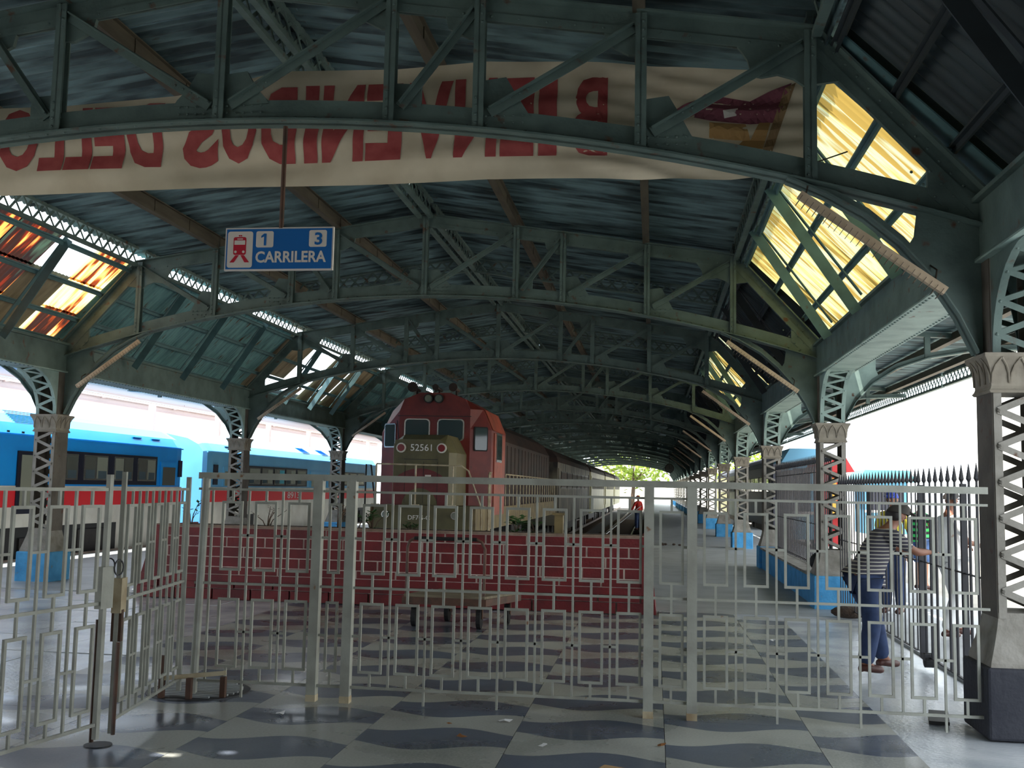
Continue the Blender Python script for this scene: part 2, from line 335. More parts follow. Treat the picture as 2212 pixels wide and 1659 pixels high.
# ------------------------------------------------------------------ setting: floors
fl = struct('floor')
b = MB(); b.box(-12.73, 2.2+.6, -9, 14.55, -1.05, -.03); b.build('floor_base', 'slab', fl, label='worn grey screed under the slabs')
slab_me = {}
def slab(w, d, m, x, y, z=0.0):
    k = (round(w, 3), round(d, 3), m)
    if k not in slab_me:
        o = MB().box(.002, w-.002, .002, d-.002, -.045, 0).build('floor_slab', m, fl); o.location = (x, y, z); slab_me[k] = o
    else:
        o = slab_me[k].copy(); COL.objects.link(o); o.location = (x, y, z)
for k in range(-4, 3):
    x = -.915+k
    for j in range(5):
        y = 3.2+j*2.27+(.0 if k % 2 else -.6)
        if k >= 2: slab(.6 if k == 2 else 1, 2.27, 'terrazzo', x, y)
        else: slab(1, 2.27, 'terrazzo', x, y)
for i in range(9):
    for j in range(11):
        x = -12.73+i*.869
        if x+.869 > -4.9: continue
        slab(.867, 1.0, 'slab', x, 3.4+j*1.0+random.uniform(-.0, .0), random.choice((0, 0, -.004, -.007)))
# platforms beside the track pit
p = struct('floor'); MB().box(0.0, 4.75, 14.55, 150, -1.05, 0).build('platform_slab', 'concrete', p); MB().box(0, .3, 14.55, 150, 0, .012).build('platform_edge', 'concrete', p)
p = struct('floor'); MB().box(-12.73, -7.35, 14.55, 150, -1.05, 0).build('platform_slab', 'concrete', p); MB().box(-12.73, -12.45, -9, 150, 0, .012).build('platform_edge', 'coping', p)
p = struct('floor'); MB().box(2.8, 14, -9, 14.55, -1.05, -.0).build('outer_pavement', 'concrete', p); MB().box(4.75, 14, 14.55, 27, -1.05, -.0).build('outer_pavement', 'ground', p)
p = struct('floor'); MB().box(-7.35, 0, 14.3, 150, -1.2, -1.0).build('track_bed', 'ballast', p)
p = struct('floor'); MB().box(-60, -12.73, -30, 260, -1.3, -.98).build('track_bed', 'ground', p)
p = struct('floor'); MB().box(4.75, 60, 27, 260, -1.3, -1.0).build('track_bed', 'ground', p); MB().box(14, 60, -30, 27, -1.3, 0).build('street', 'ground', p)
p = struct('floor'); MB().box(-12.73, 4.75, 150, 260, -1.3, -1.0).build('yard_ground', 'ground', p)
# rails
def rails(xc, y0, y1, lab, z=-1.0):
    t = thing('railway_track', lab, 'track', (xc, 0, z))
    for s in (-.72, .72): MB().box(s-.035, s+.035, y0, y1, .12, .26).build('rail', 'rail_steel', t)
    mb = MB()
    y = y0+.3
    while y < min(y1, 90): mb.box(-1.25, 1.25, y-.11, y+.11, 0, .12); y += .75
    mb.build('sleepers', 'stem', t, kind='stuff')
rails(-5.3, 16.5, 148, 'rusty railway track under the red locomotive inside the hall')
rails(-1.9, 16.5, 148, 'empty track in the pit beside the right platform')
rails(-14.45, -5, 148, 'track under the blue railcars outside the left platform')
rails(6.6, 28, 148, 'track under the dark coach beyond the right platform')
# back wall of the station building behind the camera
o = MB().box(-16, 6, -9.4, -9, -1, 9).build('wall_back', 'stucco_wall'); o['kind'] = 'structure'
o = MB().box(-13.0, -12.75, -9, 1.2, 0, 4.0).build('wall_shade_left', 'stucco_wall'); o['kind'] = 'structure'  # unseen side wall added to darken the camera end
o = MB().box(3.3, 3.55, -9, 3.5, 0, 4.0).build('wall_shade_right', 'stucco_wall'); o['kind'] = 'structure'  # matching wall out of view, added to keep light off the camera end

# ------------------------------------------------------------------ roof
def corr(mb, y0, w, p0, p1, pitch, amp, seg=6, ph=0, n0=2):
    """corrugated sheet between section points p0,p1 (x,z), ridges running along the slope"""
    (x0, z0), (x1, z1) = p0, p1; dx, dz = x1-x0, z1-z0; L = sqrt(dx*dx+dz*dz); nx, nz = -dz/L, dx/L
    if nz < 0: nx, nz = -nx, -nz
    n = max(4, int(round(w/pitch*seg))); vs = []; fs = []
    for i in range(n+1):
        y = y0+w*i/n; a = amp*cos(2*pi*(y-y0)/pitch+ph)
        for t in range(n0):
            q = t/(n0-1); vs.append((x0+dx*q+nx*a, y, z0+dz*q+nz*a))
    for i in range(n):
        for t in range(n0-1): fs.append((i*n0+t, i*n0+t+1, (i+1)*n0+t+1, (i+1)*n0+t))
    mb.add(vs, fs)
def lattice(mb, x, y0, y1, z0, z1, pitch=.25, bw=.036, t=.012, boom=.05):
    for z in (z0, z1): mb.box(x-boom*.7, x+boom*.7, y0, y1, z-boom/2, z+boom/2)
    n = int((y1-y0)/pitch); pt = (y1-y0)/n
    for i in range(n):
        ya = y0+i*pt
        mb.beam((x-.012, ya, z0), (x-.012, ya+pt, z1), bw, t, up=(1, 0, 0)); mb.beam((x+.012, ya+pt, z0), (x+.012, ya, z1), bw*.7, t, up=(1, 0, 0))
SLO = (5.02, 5.22); SHI = (6.34, 3.93)
def steep_pts(r, rows):
    a, c = r/rows, (r+1)/rows
    f = lambda q: (SLO[0]+(SHI[0]-SLO[0])*q, SLO[1]+(SHI[1]-SLO[1])*q)
    return f(a), f(min(1, c+.02))
def bay(b_idx, left, right, merged=False, caphole=()):
    c = struct('ceiling', (XC, rowY(b_idx), 0))
    # upper sheets
    for s in (-1, 1):
        mb = MB(); proto = None
        for i in range(8):
            if merged: corr(mb, i*.98, .99, (s*.03, zs(0)), (s*5.07, zs(5.07)), .14, .02, 4); continue
            if proto is None: m0 = MB(); corr(m0, 0, .995, (s*.03, zs(0)), (s*5.07, zs(5.07)), .14, .022); proto = m0.build('corrugated_sheet', 'sheet', c, True)
            else: proto2 = proto.copy(); COL.objects.link(proto2); proto2.location = (0, i*.98, .006*(i % 2))
        if merged: mb.build('corrugated_sheet', 'sheet', c, True, kind='stuff')
    # steep sheets
    for s, kind in ((-1, left), (1, right)):
        rows = 3 if kind in ('stained', 'tan') else 1
        pitch = .098 if s < 0 else .98/6
        mm = dict(stained='stained', tan='sheet_tan', teal='sheet_teal', dark='sheet_dark', fibre='fibre')[kind]
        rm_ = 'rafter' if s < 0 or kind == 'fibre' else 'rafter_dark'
        protos = {}
        for r in range(rows):
            pa, pb = steep_pts(r, rows); pa = (s*pa[0], pa[1]); pb = (s*pb[0], pb[1])
            if merged:
                mb = MB()
                for i in range(8): corr(mb, i*.98, .99, pa, pb, .14, .02, 4)
                mb.build('corrugated_sheet', mm, c, True, kind='stuff'); continue
            for i in range(8):
                m1 = mm
                if kind == 'stained':
                    if (i, r) in ((6, 0),): continue
                    if i == 6 and r > 0: m1 = 'sheet_tan'
                    if i < 6: m1 = 'stained_dark'
                    if i in (1, 4) and r > 0: m1 = 'sheet_teal'
                if kind == 'tan' and (i in (2, 3) or (i == 1 and r == 2)): continue
                w = .995
                if kind == 'tan' and i in (4, 5): w = .90
                k = (m1, w)
                if k not in protos or True:
                    m0 = MB(); corr(m0, 0, w, pa, pb, pitch, .012 if s < 0 else .024, 5)
                    o = m0.build('corrugated_sheet', m1, c, True)
                o.location = (0, i*.98, .005*(i % 2)+.004*r)
        if kind == 'fibre':
            e_ = MB()
            for q in range(6): e_.beam((4.98+1.3*q/6, .2, 5.17-1.27*q/6), (4.98+1.3*(q+1)/6, .2, 5.17-1.27*(q+1)/6), .80, .012, up=(1.27, 0, 1.3))
            e_.build('slit_cover', 'rafter', c)  # added dark strip hiding the bright slit of sheet beside the truss
        # rafters and steep purlins
        for k in (1, 2, 3):
            y = k*BAY/4
            m0 = MB(); m0.beam((s*4.90, y, 5.13), (s*6.0, y, 3.60), .012, .13, up=(0, 1, 0)) if False else None
            d = Vector((s*1.10, 0, -1.53)).normalized(); n = Vector((d.z*-s, 0, d.x*s))
            m0.beam((s*4.92, y, 5.15), (s*5.88, y, 3.70), .13, .014, up=(0, 1, 0))
            m0.beam((s*4.98, y+.03, 5.20), (s*5.94, y+.03, 3.90), .014, .07, up=(0, 1, 0))
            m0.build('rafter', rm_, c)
        for q in (.02, .345, .67, .93):
            x = 4.98+(6.30-4.98)*q; z = 5.17+(3.89-5.17)*q
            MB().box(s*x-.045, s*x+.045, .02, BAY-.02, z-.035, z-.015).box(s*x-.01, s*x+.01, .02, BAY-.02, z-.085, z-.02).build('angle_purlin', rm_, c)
        if not merged or b_idx < 8:
            mb = MB(); lattice(mb, s*4.84, .12, BAY-.12, 5.17, 5.45, .26); mb.build('lattice_girder', 'iron', c)
        if s < 0 and merged: MB().box(-4.935, -4.92, 0, BAY, 5.12, 5.50).box(-5.07, -4.935, 0, BAY, 5.245, 5.255).build('eave_closing_sheet', 'sheet', c)  # added on the left of merged bays to keep their roof dark
        if s > 0: MB().box(4.92, 4.935, 0, BAY, 5.12, 5.50).box(4.935, 5.07, 0, BAY, 5.245, 5.255).build('eave_closing_sheet', 'sheet', c)
    for o in (-3.48, -1.44, 1.44, 3.48):
        z = zt(o)
        m0 = MB().box(o-.012, o+.012, .03, BAY-.03, z, z+.2).box(o-.05, o+.05, .03, BAY-.03, z-.012, z+.004).box(o-.05, o+.05, .03, BAY-.03, z+.185, z+.2)
        for j in range(1, 7): m0.box(o-.022, o+.022, j*BAY/7-.006, j*BAY/7+.006, z, z+.2)
        m0.build('purlin', 'purlin', c)
    mb = MB()
    for x in (-.09, .09): lattice(mb, x, .12, BAY-.12, 5.9, 6.15, .3)
    mb.build('ridge_girder', 'iron', c)
    if b_idx >= 2:
        for s in (-1, 1):
            mb = MB(); ym = BAY/2
            for dz in (-.08, .19): mb.beam((s*.1, ym, zt(.1)+dz), (s*4.9, ym, zt(4.8)+dz), .06, .03)
            for k in range(20):
                a, d_ = .1+k*.235, .335+k*.235
                mb.beam((s*a, ym-.008, zt(a)-.08), (s*d_, ym-.008, zt(d_)+.19), .035, .008, up=(0, 1, 0)); mb.beam((s*a, ym+.008, zt(a)+.19), (s*d_, ym+.008, zt(d_)-.08), .035, .008, up=(0, 1, 0))
            mb.build('lattice_rafter', 'iron', c)
    mb = MB(); y = 0
    for (h0, h1) in list(caphole)+[(BAY, BAY)]:
        if h0 > y: mb.xz([(-.2, 6.19), (0, 6.25), (.2, 6.19), (.2, 6.17), (0, 6.225), (-.2, 6.17)], y, h0)
        y = h1
    mb.build('ridge_cap', 'sheet', c)
    return c
bay(-1, 'dark', 'dark', True)
b0 = bay(0, 'dark', 'dark')
HOLES = []
for fx, fy in ((-2.93, 6.06), (-2.62, 6.2)):
    k = 5.97/.95; HOLES.append((fx-.24*k, fy-.2*k))
for ch in [c for c in b0.children if c.name.startswith('corrugated') and abs(c.location.y-round((HOLES[0][1]-b0.location.y)/.98-.5)*.98) < .01]:
    xs_ = [v.co.x for v in ch.data.vertices]
    if min(xs_) < -4 and max(xs_) > -.1:
        vs = []; fs = []; n = 42; m = 70
        for i in range(n+1):
            for j in range(m+1):
                o = .03+5.04*j/m; vs.append((-o, .995*i/n, zs(o)+.022*cos(2*pi*.995*i/n/.14)))
        for i in range(n):
            for j in range(m):
                c = (XC-(.03+5.04*(j+.5)/m), b0.location.y+ch.location.y+.995*(i+.5)/n)
                if any(abs(c[0]-h[0]) < .05 and abs(c[1]-h[1]) < .035 for h in HOLES): continue
                a = i*(m+1)+j; fs.append((a, a+m+1, a+m+2, a+1))
        o = MB().add(vs, fs).build('corrugated_sheet', 'sheet', b0, True, label='roof sheet pierced by two small holes'); o.location = ch.location
        bpy.data.objects.remove(ch); break
bay(1, 'stained', 'fibre', caphole=((3.4, 3.8), (4.5, 4.62), (6.1, 6.5)))
b2 = bay(2, 'teal', 'dark', caphole=((1.0, 1.12), (4.0, 4.06)))
bay(3, 'tan', 'fibre')
dup(b2, (XC, rowY(4), 0))
bf = bay(5, 'dark', 'dark', True)
for n in range(6, NR): dup(bf, (XC, rowY(n), 0))

# ------------------------------------------------------------------ roof trusses
def gusset(mb, pts, y0=-.014, y1=.014): mb.xz(pts, y0, y1)
def make_truss():
    t = thing('roof_truss', 'riveted iron roof truss with arched lower chord, nearest one with the banner behind it', 'truss', (XC, rowY(1), 0), group='arched roof trusses')
    # lower chord: web, flange plate, angles
    N_ = 36; os = [-6.12+12.24*i/N_ for i in range(N_+1)]
    web = MB(); fla = MB()
    lo = [(o, zb(o)) for o in os]; hi = [(o, zb(o)+.2) for o in os]
    for i in range(N_):
        web.xz([lo[i], lo[i+1], hi[i+1], hi[i]], -.012, .012)
        fla.xz([lo[i], lo[i+1], (lo[i+1][0], lo[i+1][1]+.016), (lo[i][0], lo[i][1]+.016)], -.11, .11)
        for ya, yb in ((-.026, -.012), (.012, .026)): fla.xz([lo[i], lo[i+1], (lo[i+1][0], lo[i+1][1]+.085), (lo[i][0], lo[i][1]+.085)], ya, yb)
    c = web.build('lower_chord', 'iron', t); fla.build('chord_flange', 'iron', c)
    # top chord
    mb = MB()
    for s in (-1, 1):
        mb.xz([(0, zt(0)), (s*4.87, 5.25), (s*4.83, 5.05), (0, zt(0)-.2)], -.012, .012)
        mb.xz([(0, zt(0)), (s*4.87, 5.25), (s*4.87, 5.235), (0, zt(0)-.015)], -.1, .1)
        mb.xz([(0, zt(0)-.2), (s*4.83, 5.05), (s*4.83, 5.12), (0, zt(0)-.13)], -.026, .026)
        mb.xz([(s*4.87, 5.25), (s*6.18, 3.82), (s*6.0, 3.76), (s*4.79, 5.08)], -.012, .012)
        mb.xz([(s*4.87, 5.25), (s*6.18, 3.82), (s*6.17, 3.805), (s*4.86, 5.235)], -.1, .1)
        mb.xz([(s*4.79, 5.08), (s*4.84, 5.13), (s*6.06, 3.79), (s*6.0, 3.74)], -.026, .026)
    mb.build('top_chord', 'iron', t)
    nodes = [0, 1.46, 2.2, 3.5, 4.8]
    for s in (-1, 1):
        for i, o in enumerate(nodes):
            if o == 0 and s > 0: continue
            z0 = zb(o)+.02; z1 = zt(o)-.03
            MB().box(s*o-.045, s*o+.045, -.075, -.062, z0, z1).box(s*o-.007, s*o+.007, -.075, .012, z0, z1).box(s*o-.045, s*o+.045, .012, .026, z0, z1).build('post', 'iron', t)
        for a, d in ((0, 1.46), (1.46, 2.2), (2.2, 3.5), (3.5, 4.8)):
            p = (s*(a+.09), -.035, zb(a)+.15); q = (s*(d-.06), -.035, zt(d)-.14)
            MB().beam(p, q, .085, .014, up=(0, 1, 0)).beam((p[0], p[1]-.025, p[2]+.03), (q[0], q[1]-.025, q[2]+.03), .012, .05, up=(0, 1, 0)).build('diagonal', 'iron', t)
        for a, d in ((0, 1.46), (2.2, 3.5), (3.5, 4.8)):
            zz = zb(a)+.19; w = .42
            MB().xz([(s*(a-.02), zz-.05), (s*(a+w), zb(a+w)+.17), (s*(a+w-.03), zb(a+w)+.22), (s*(a+w-.12), zz+.12), (s*(a+.22), zz+.26), (s*(a+.05), zz+.24), (s*(a-.02), zz+.22)], -.02, .02).build('gusset_plate', 'iron', t)
        MB().xz([(s*1.44, zb(1.46)+.15), (s*1.72, zb(1.7)+.17), (s*1.72, zb(1.7)+.36), (s*1.46, zb(1.46)+.36)], -.02, .02).build('gusset_plate', 'iron', t)
        for d in (1.46, 2.2, 3.5):
            zz = zt(d)-.18; MB().xz([(s*(d+.04), zz), (s*(d-.3), zt(d-.3)-.18), (s*(d-.27), zz-.08), (s*(d-.1), zz-.17), (s*(d+.04), zz-.17)], -.02, .02).build('gusset_plate', 'iron', t)
        # knee gusset and heel gusset
        MB().xz([(s*4.22, zt(4.22)-.17), (s*4.8, 5.08), (s*5.03, 4.83), (s*4.84, 4.81), (s*4.76, 4.80), (s*4.68, 4.86), (s*4.56, 4.90), (s*4.44, 4.88), (s*4.36, 4.90), (s*4.33, 5.02), (s*4.28, 5.10)], -.02, .02).build('gusset_plate', 'iron', t)
        MB().xz([(s*5.66, zb(5.66)+.15), (s*5.66, 4.16), (s*6.16, 3.80), (s*6.16, 3.45), (s*5.9, zb(5.9))], -.02, .02).build('gusset_plate', 'iron', t)
        # curved bracket down to the column capital
        rib = [(4.62, zb(4.62)-.01), (4.9, 3.92), (5.2, 3.74), (5.45, 3.52), (5.68, 3.25), (5.85, 2.98), (5.98, 2.70)]
        r = MB()
        for i in range(len(rib)-1):
            (a, za), (d, zd) = rib[i], rib[i+1]
            r.xz([(s*a, za), (s*d, zd), (s*d, zd+.018), (s*a, za+.018)], -.1, .1); r.xz([(s*a, za), (s*d, zd), (s*(d+.03), zd+.075), (s*(a+.03), za+.075)], -.024, .024)
        rb = r.build('bracket_rib', 'iron', t)
        MB().xz([(s*6.0, 2.70), (s*5.86, 2.98), (s*5.69, 3.25), (s*5.50, 3.50), (s*5.56, 3.60), (s*5.58, 3.76), (s*5.55, zb(5.55)+.02), (s*6.05, zb(6.05)+.02), (s*6.05, 2.70)], -.016, .016).build('bracket_plate', 'iron', t)
    # rivets
    rv = MB()
    o = -5.9
    while o < 5.95:
        rv.dome((o, -.026, zb(o)+.045), (0, -1, 0), .014); rv.dome((o+.06, -.07, zb(o)), (0, 0, -1), .013); o += .16
    for s in (-1, 1):
        for a in (0, 2.2, 3.5):
            for k in range(5):
                rv.dome((s*(a+.12+k*.07), -.042, zb(a)+.17+k*.035+.03), (0, -1, 0), .013)
                for dz in (.09, .15): rv.dome((s*(a+.06+k*.075), -.03, zb(a+.2)+dz), (0, -1, 0), .013)
        for a in nodes[(1 if s > 0 else 0):]:
            for k in range(4): rv.dome((s*a-.02, -.075, zb(a)+.06+k*.07), (0, -1, 0), .013)
            for k in range(3): rv.dome((s*a+.02, -.075, zt(a)-.10-k*.07), (0, -1, 0), .013)
        for k in range(14):
            q = k/13; rv.dome((s*(4.9+1.1*q), -.03, 5.09-1.27*q+.06), (0, -1, 0), .013)
            if k > 8:
                rv.dome((s*(4.9+1.1*q-.07), -.03, 5.09-1.27*q-.02), (0, -1, 0), .013); rv.dome((s*(4.9+1.1*q-.12), -.03, 5.09-1.27*q-.12), (0, -1, 0), .013)
        for k in range(22): q = k/21; rv.dome((s*4.8*q, -.026, zt(4.8*q)-.165), (0, -1, 0), .013)
    rv.build('rivets', 'iron', t, kind='stuff')
    return t
tr = make_truss()
for n in range(2, NR+1): dup(tr, (XC, rowY(n), 0), label='riveted arched iron roof truss, %s from the front' % ORD[n] if n < 12 else 'small distant arched roof truss near the far end of the hall, %s from the front' % ORD[n])

# ------------------------------------------------------------------ columns
def make_column(near=True, blk='blue', side=1, light=False):
    t = thing('iron_column', '', 'column', (0, 0, 0))
    sh = 'shaft'; up = 'iron_light' if light else 'iron'
    bm_ = MB().box(-.3, .3, -.3, .3, -.02, .47); o = bm_.build('concrete_block', blk, t)
    md = o.modifiers.new('bevel', 'BEVEL'); md.width = .02; md.segments = 2
    # flared skirt (open box of four sloping plates)
    def ring(z, h): return [(-h, -h, z), (h, -h, z), (h, h, z), (-h, h, z)]
    prof = [(.47, .265), (.50, .262), (.62, .225), (.74, .195), (.80, .185), (.84, .185)]
    vs = []; fs = []
    for z, h in prof: vs += ring(z, h)
    for i in range(len(prof)-1):
        for k in range(4): fs.append((4*i+k, 4*i+(k+1) % 4, 4*i+4+(k+1) % 4, 4*i+4+k))
    fs.append((3, 2, 1, 0)); fs.append(tuple(4*(len(prof)-1)+k for k in range(4)))
    MB().add(vs, fs).build('base_skirt', 'skirt', t)
    # two channel sides with flanges
    for s in (-1, 1):
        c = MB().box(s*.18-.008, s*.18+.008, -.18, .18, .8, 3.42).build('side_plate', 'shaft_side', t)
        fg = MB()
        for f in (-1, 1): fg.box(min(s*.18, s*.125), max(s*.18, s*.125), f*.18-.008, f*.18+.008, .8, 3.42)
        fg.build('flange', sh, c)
    # lacing
    def lace(z0, z1, n, f, mtl):
        dz = (z1-z0)/n; ms = []
        for i in range(n):
            a = -1 if i % 2 else 1
            mb = MB().beam((a*.15, f*(.192+.004*(i % 2)), z0+i*dz), (-a*.15, f*(.192+.004*(i % 2)), z0+(i+1)*dz), .046, .009, up=(0, 1, 0))
            for e in (0, 1): mb.dome((a*.15*(1-2*e), f*.197, z0+(i+e)*dz), (0, f, 0), .016); 
            ms.append(mb)
        if near:
            for m_ in ms: m_.build('lacing_bar', mtl, t)
        else:
            al = MB()
            for m_ in ms: al.add(m_.v, m_.f)
            al.build('lacing', mtl, t, kind='stuff')
    lace(.86, 2.40, 12, -1, sh); lace(.86, 2.40, 12, 1, sh)
    # capital
    prof = [(2.40, .20), (2.415, .212), (2.43, .2), (2.45, .193), (2.52, .195), (2.58, .206), (2.63, .226), (2.66, .246), (2.685, .246)]
    vs = []; fs = []
    for z, h in prof: vs += ring(z, h)
    for i in range(len(prof)-1):
        for k in range(4): fs.append((4*i+k, 4*i+(k+1) % 4, 4*i+4+(k+1) % 4, 4*i+4+k))
    fs.append((3, 2, 1, 0)); fs.append(tuple(4*(len(prof)-1)+k for k in range(4)))
    cp = MB().add(vs, fs).build('capital', 'capital', t)
    lf = MB()
    for q in range(4):
        rot = Matrix.Rotation(q*pi/2, 4, 'Z')
        for k in range(3):
            xc = (k-1)*.13
            for s in (-1, 1):
                pts = [rot @ Vector(p) for p in ((xc+s*.06, -.199, 2.47), (xc+s*.055, -.204, 2.54), (xc+s*.035, -.218, 2.6), (xc, -.243, 2.65))]
                lf.tube(pts, .008, 5)
    lf.build('leaf_moulding', 'capital', cp)
    # longitudinal curved brackets with laced soffit
    for f in (-1, 1):
        arc = [(.19+.72*(1-cos(a)), 2.69+.70*sin(a)) for a in [i*pi/2/8 for i in range(9)]]
        out = [(f*a, z) for a, z in arc]+[(f*.17, 3.40), (f*.17, 2.69)]
        bk = MB()
        for s in (-1, 1): bk.yz(out, s*.172-.006, s*.172+.006)
        for i in range(8):
            (a, za), (d, zd) = arc[i], arc[i+1]
            for s in (-1, 1): bk.beam((s*.15, f*a, za), (s*.15, f*d, zd), .055, .012, up=(0, f*(zd-za), -(d-a)))
        br = bk.build('arched_bracket', up, t)
        lc = MB(); nl = 9
        for i in range(nl):
            q0, q1 = (i+.1)/nl*pi/2, (i+1.1)/nl*pi/2; a = -1 if i % 2 else 1
            p0 = Vector((a*.15, f*(.19+.72*(1-cos(q0))), 2.69+.70*sin(q0))); p1 = Vector((-a*.15, f*(.19+.72*(1-cos(min(q1, pi/2)))), 2.69+.70*sin(min(q1, pi/2))))
            nn = Vector((0, cos((q0+q1)/2)*f, -sin((q0+q1)/2)))
            lc.beam(p0, p1, .045, .01, up=nn); lc.dome(p0+nn*.008, nn, .014)
        lc.build('bracket_lacing', up, br)
    return t
XR, XL = 2.6, 2*XC-2.6
cn = make_column(True, 'blue', 1, True); cn.location = (XR, rowY(2), 0); cn['label'] = 'laced iron column on a blue block at the end of the low blue wall, second from the front on the right'
cn['group'] = 'hall columns'
cd = make_column(True, 'darkblock', 1); cd.location = (XR, rowY(1), 0); cd['label'] = 'large laced iron column on a dark concrete block, nearest on the right'; cd['group'] = 'hall columns'
cf = make_column(False, 'blue', 1, True); cf.location = (XR, rowY(4), 0)
def collab(n, side): return 'laced iron column on a blue block, %s from the front in the %s row' % (ORD[n], side)
cf['label'] = collab(4, 'right'); cf['group'] = 'hall columns'
dup(cn, (XR, rowY(3), 0), label=collab(3, 'right'))
for n in range(5, NR+1): dup(cf, (XR, rowY(n), 0), label=collab(n, 'right'))
dup(cn, (XL, rowY(2), 0), label='laced iron column on a blue block in front of the nearer blue railcar, on the left platform')
dup(cn, (XL, rowY(3), 0), label='laced iron column behind the brick wall, in front of the farther blue railcar')
dup(cf, (XL, rowY(4), 0), label='laced iron column just left of the red locomotive')
for n in [1]+list(range(5, NR+1)): dup(cf, (XL, rowY(n), 0), label=collab(n, 'left'))

# longitudinal box girders
def make_girder(riv=True):
    g = thing('plate_girder', '', 'girder', (0, 0, 0), group='eave girders between the columns')
    for s in (-1, 1): MB().box(s*.19-.008, s*.19+.008, .0, BAY, 3.40, 3.86).box(min(s*.19, s*.25), max(s*.19, s*.25), 0, BAY, 3.84, 3.86).box(min(s*.19, s*.235), max(s*.19, s*.235), 0, BAY, 3.40, 3.415).build('web_plate', 'iron', g)
    MB().box(-.235, .235, 0, BAY, 3.385, 3.40).build('soffit_plate', 'iron_light', g)
    MB().box(-.25, .25, 0, BAY, 3.86, 3.875).build('top_plate', 'iron', g)
    if riv:
        r = MB(); y = .95
        while y < BAY-.9:
            for x in (-.2, .2): r.dome((x, y, 3.385), (0, 0, -1), .017)
            y += .11
        r.build('rivets', 'iron', g, kind='stuff')
    return g
ga = make_girder(True); ga.location = (XR, rowY(1), 0); ga['label'] = 'riveted box girder between the first and second right columns'
gb = make_girder(False); gb.location = (XR, rowY(4), 0); gb['label'] = 'box girder between the fourth and fifth right columns'
for n in (0, 2, 3): dup(ga if n else gb, (XR, rowY(n), 0), label='riveted box girder after right column %d' % n if n else 'box girder above the camera on the right' )
for n in range(5, NR): dup(gb, (XR, rowY(n), 0), label='box girder between the %s and %s right columns' % (ORD[n], ORD[n+1]))
for n in range(0, NR): dup(ga if n in (1, 2, 3) else gb, (XL, rowY(n), 0), label='box girder between the %s and %s left columns' % (ORD[n], ORD[n+1]) if n else 'box girder of the nearest bay on the left')
for o in list(COL.objects):
    if o.get('label') == 'riveted box girder after right column 2': o['label'] = 'riveted box girder between the second and third right columns'
    if o.get('label') == 'riveted box girder after right column 3': o['label'] = 'riveted box girder between the third and fourth right columns'

# outer canopies on both sides
def make_canopy_bracket():
    t = thing('canopy_bracket', '', 'bracket', (0, 0, 0), group='outer canopy brackets')
    rib = [(.2, 2.70), (.36, 3.0), (.6, 3.27), (.95, 3.50), (1.4, 3.66), (2.0, 3.76), (2.9, 3.80)]
    r = MB()
    for i in range(len(rib)-1):
        (a, za), (d, zd) = rib[i], rib[i+1]
        r.xz([(a, za), (d, zd), (d, zd+.02), (a, za+.02)], -.09, .09); r.xz([(a, za), (d, zd), (d, zd+.09), (a, za+.09)], -.018, .018)
    r.build('arched_rib', 'iron', t)
    MB().xz([(.2, 4.12), (2.95, 3.98), (2.95, 3.92), (.2, 4.04)], -.05, .05).build('top_bar', 'iron', t)
    MB().xz([(.19, 2.70), (.36, 3.0), (.6, 3.27), (.72, 3.36), (.66, 3.5), (.66, 3.9), (.8, 4.06), (.19, 4.08)], -.014, .014).build('web_plate', 'iron_light', t)
    for x in (1.4, 2.1): MB().box(x-.04, x+.04, -.03, .03, 3.66, 4.06).build('post', 'iron', t)
    return t
cb = make_canopy_bracket(); cb.location = (XR, rowY(1), 0); cb['label'] = 'curved canopy bracket outside the nearest right column'
cbl = None
for n in range(2, 12): dup(cb, (XR, rowY(n), 0), label='curved canopy bracket outside the %s right column' % ORD[n])
for n in range(1, 12):
    dup(cb, (XL, rowY(n), 0), rz=pi, label='curved canopy bracket outside the %s left column' % ORD[n])
def canopy(side, y0, y1):
    c = struct('ceiling', (XR if side > 0 else XL, 0, 0)); s = side
    n = int((y1-y0)/.98); proto = None
    for i in range(n):
        if proto is None: m0 = MB(); corr(m0, 0, .995, (s*.24, 4.16), (s*3.0, 4.02), .15, .02, 4); proto = m0.build('corrugated_sheet', 'sheet', c, True); proto.location = (0, y0, 0)
        else: q = proto.copy(); COL.objects.link(q); q.location = (0, y0+i*.98, 0)
    for x in (.95, 1.75, 2.5):
        z = 4.14-.05*(x-.24)-.02
        MB().box(s*x-.012, s*x+.012, y0, y1, z-.12, z).box(s*x-.05, s*x+.05, y0, y1, z-.13, z-.118).build('purlin', 'purlin', c)
    if s > 0:
        for k in range(int((y1-y0)/BAY)):
            mb = MB(); lattice(mb, s*2.92, y0+k*BAY+.05, y0+(k+1)*BAY-.05, 3.76, 3.98, .22, .03); mb.build('lattice_valance', 'iron', c)
    else: MB().box(-2.97, -2.93, y0, y1, 3.90, 4.0).build('eave_angle', 'iron', c)
canopy(1, rowY(1)-3, rowY(1)-3+BAY*9); canopy(-1, rowY(0), rowY(0)+BAY*12)

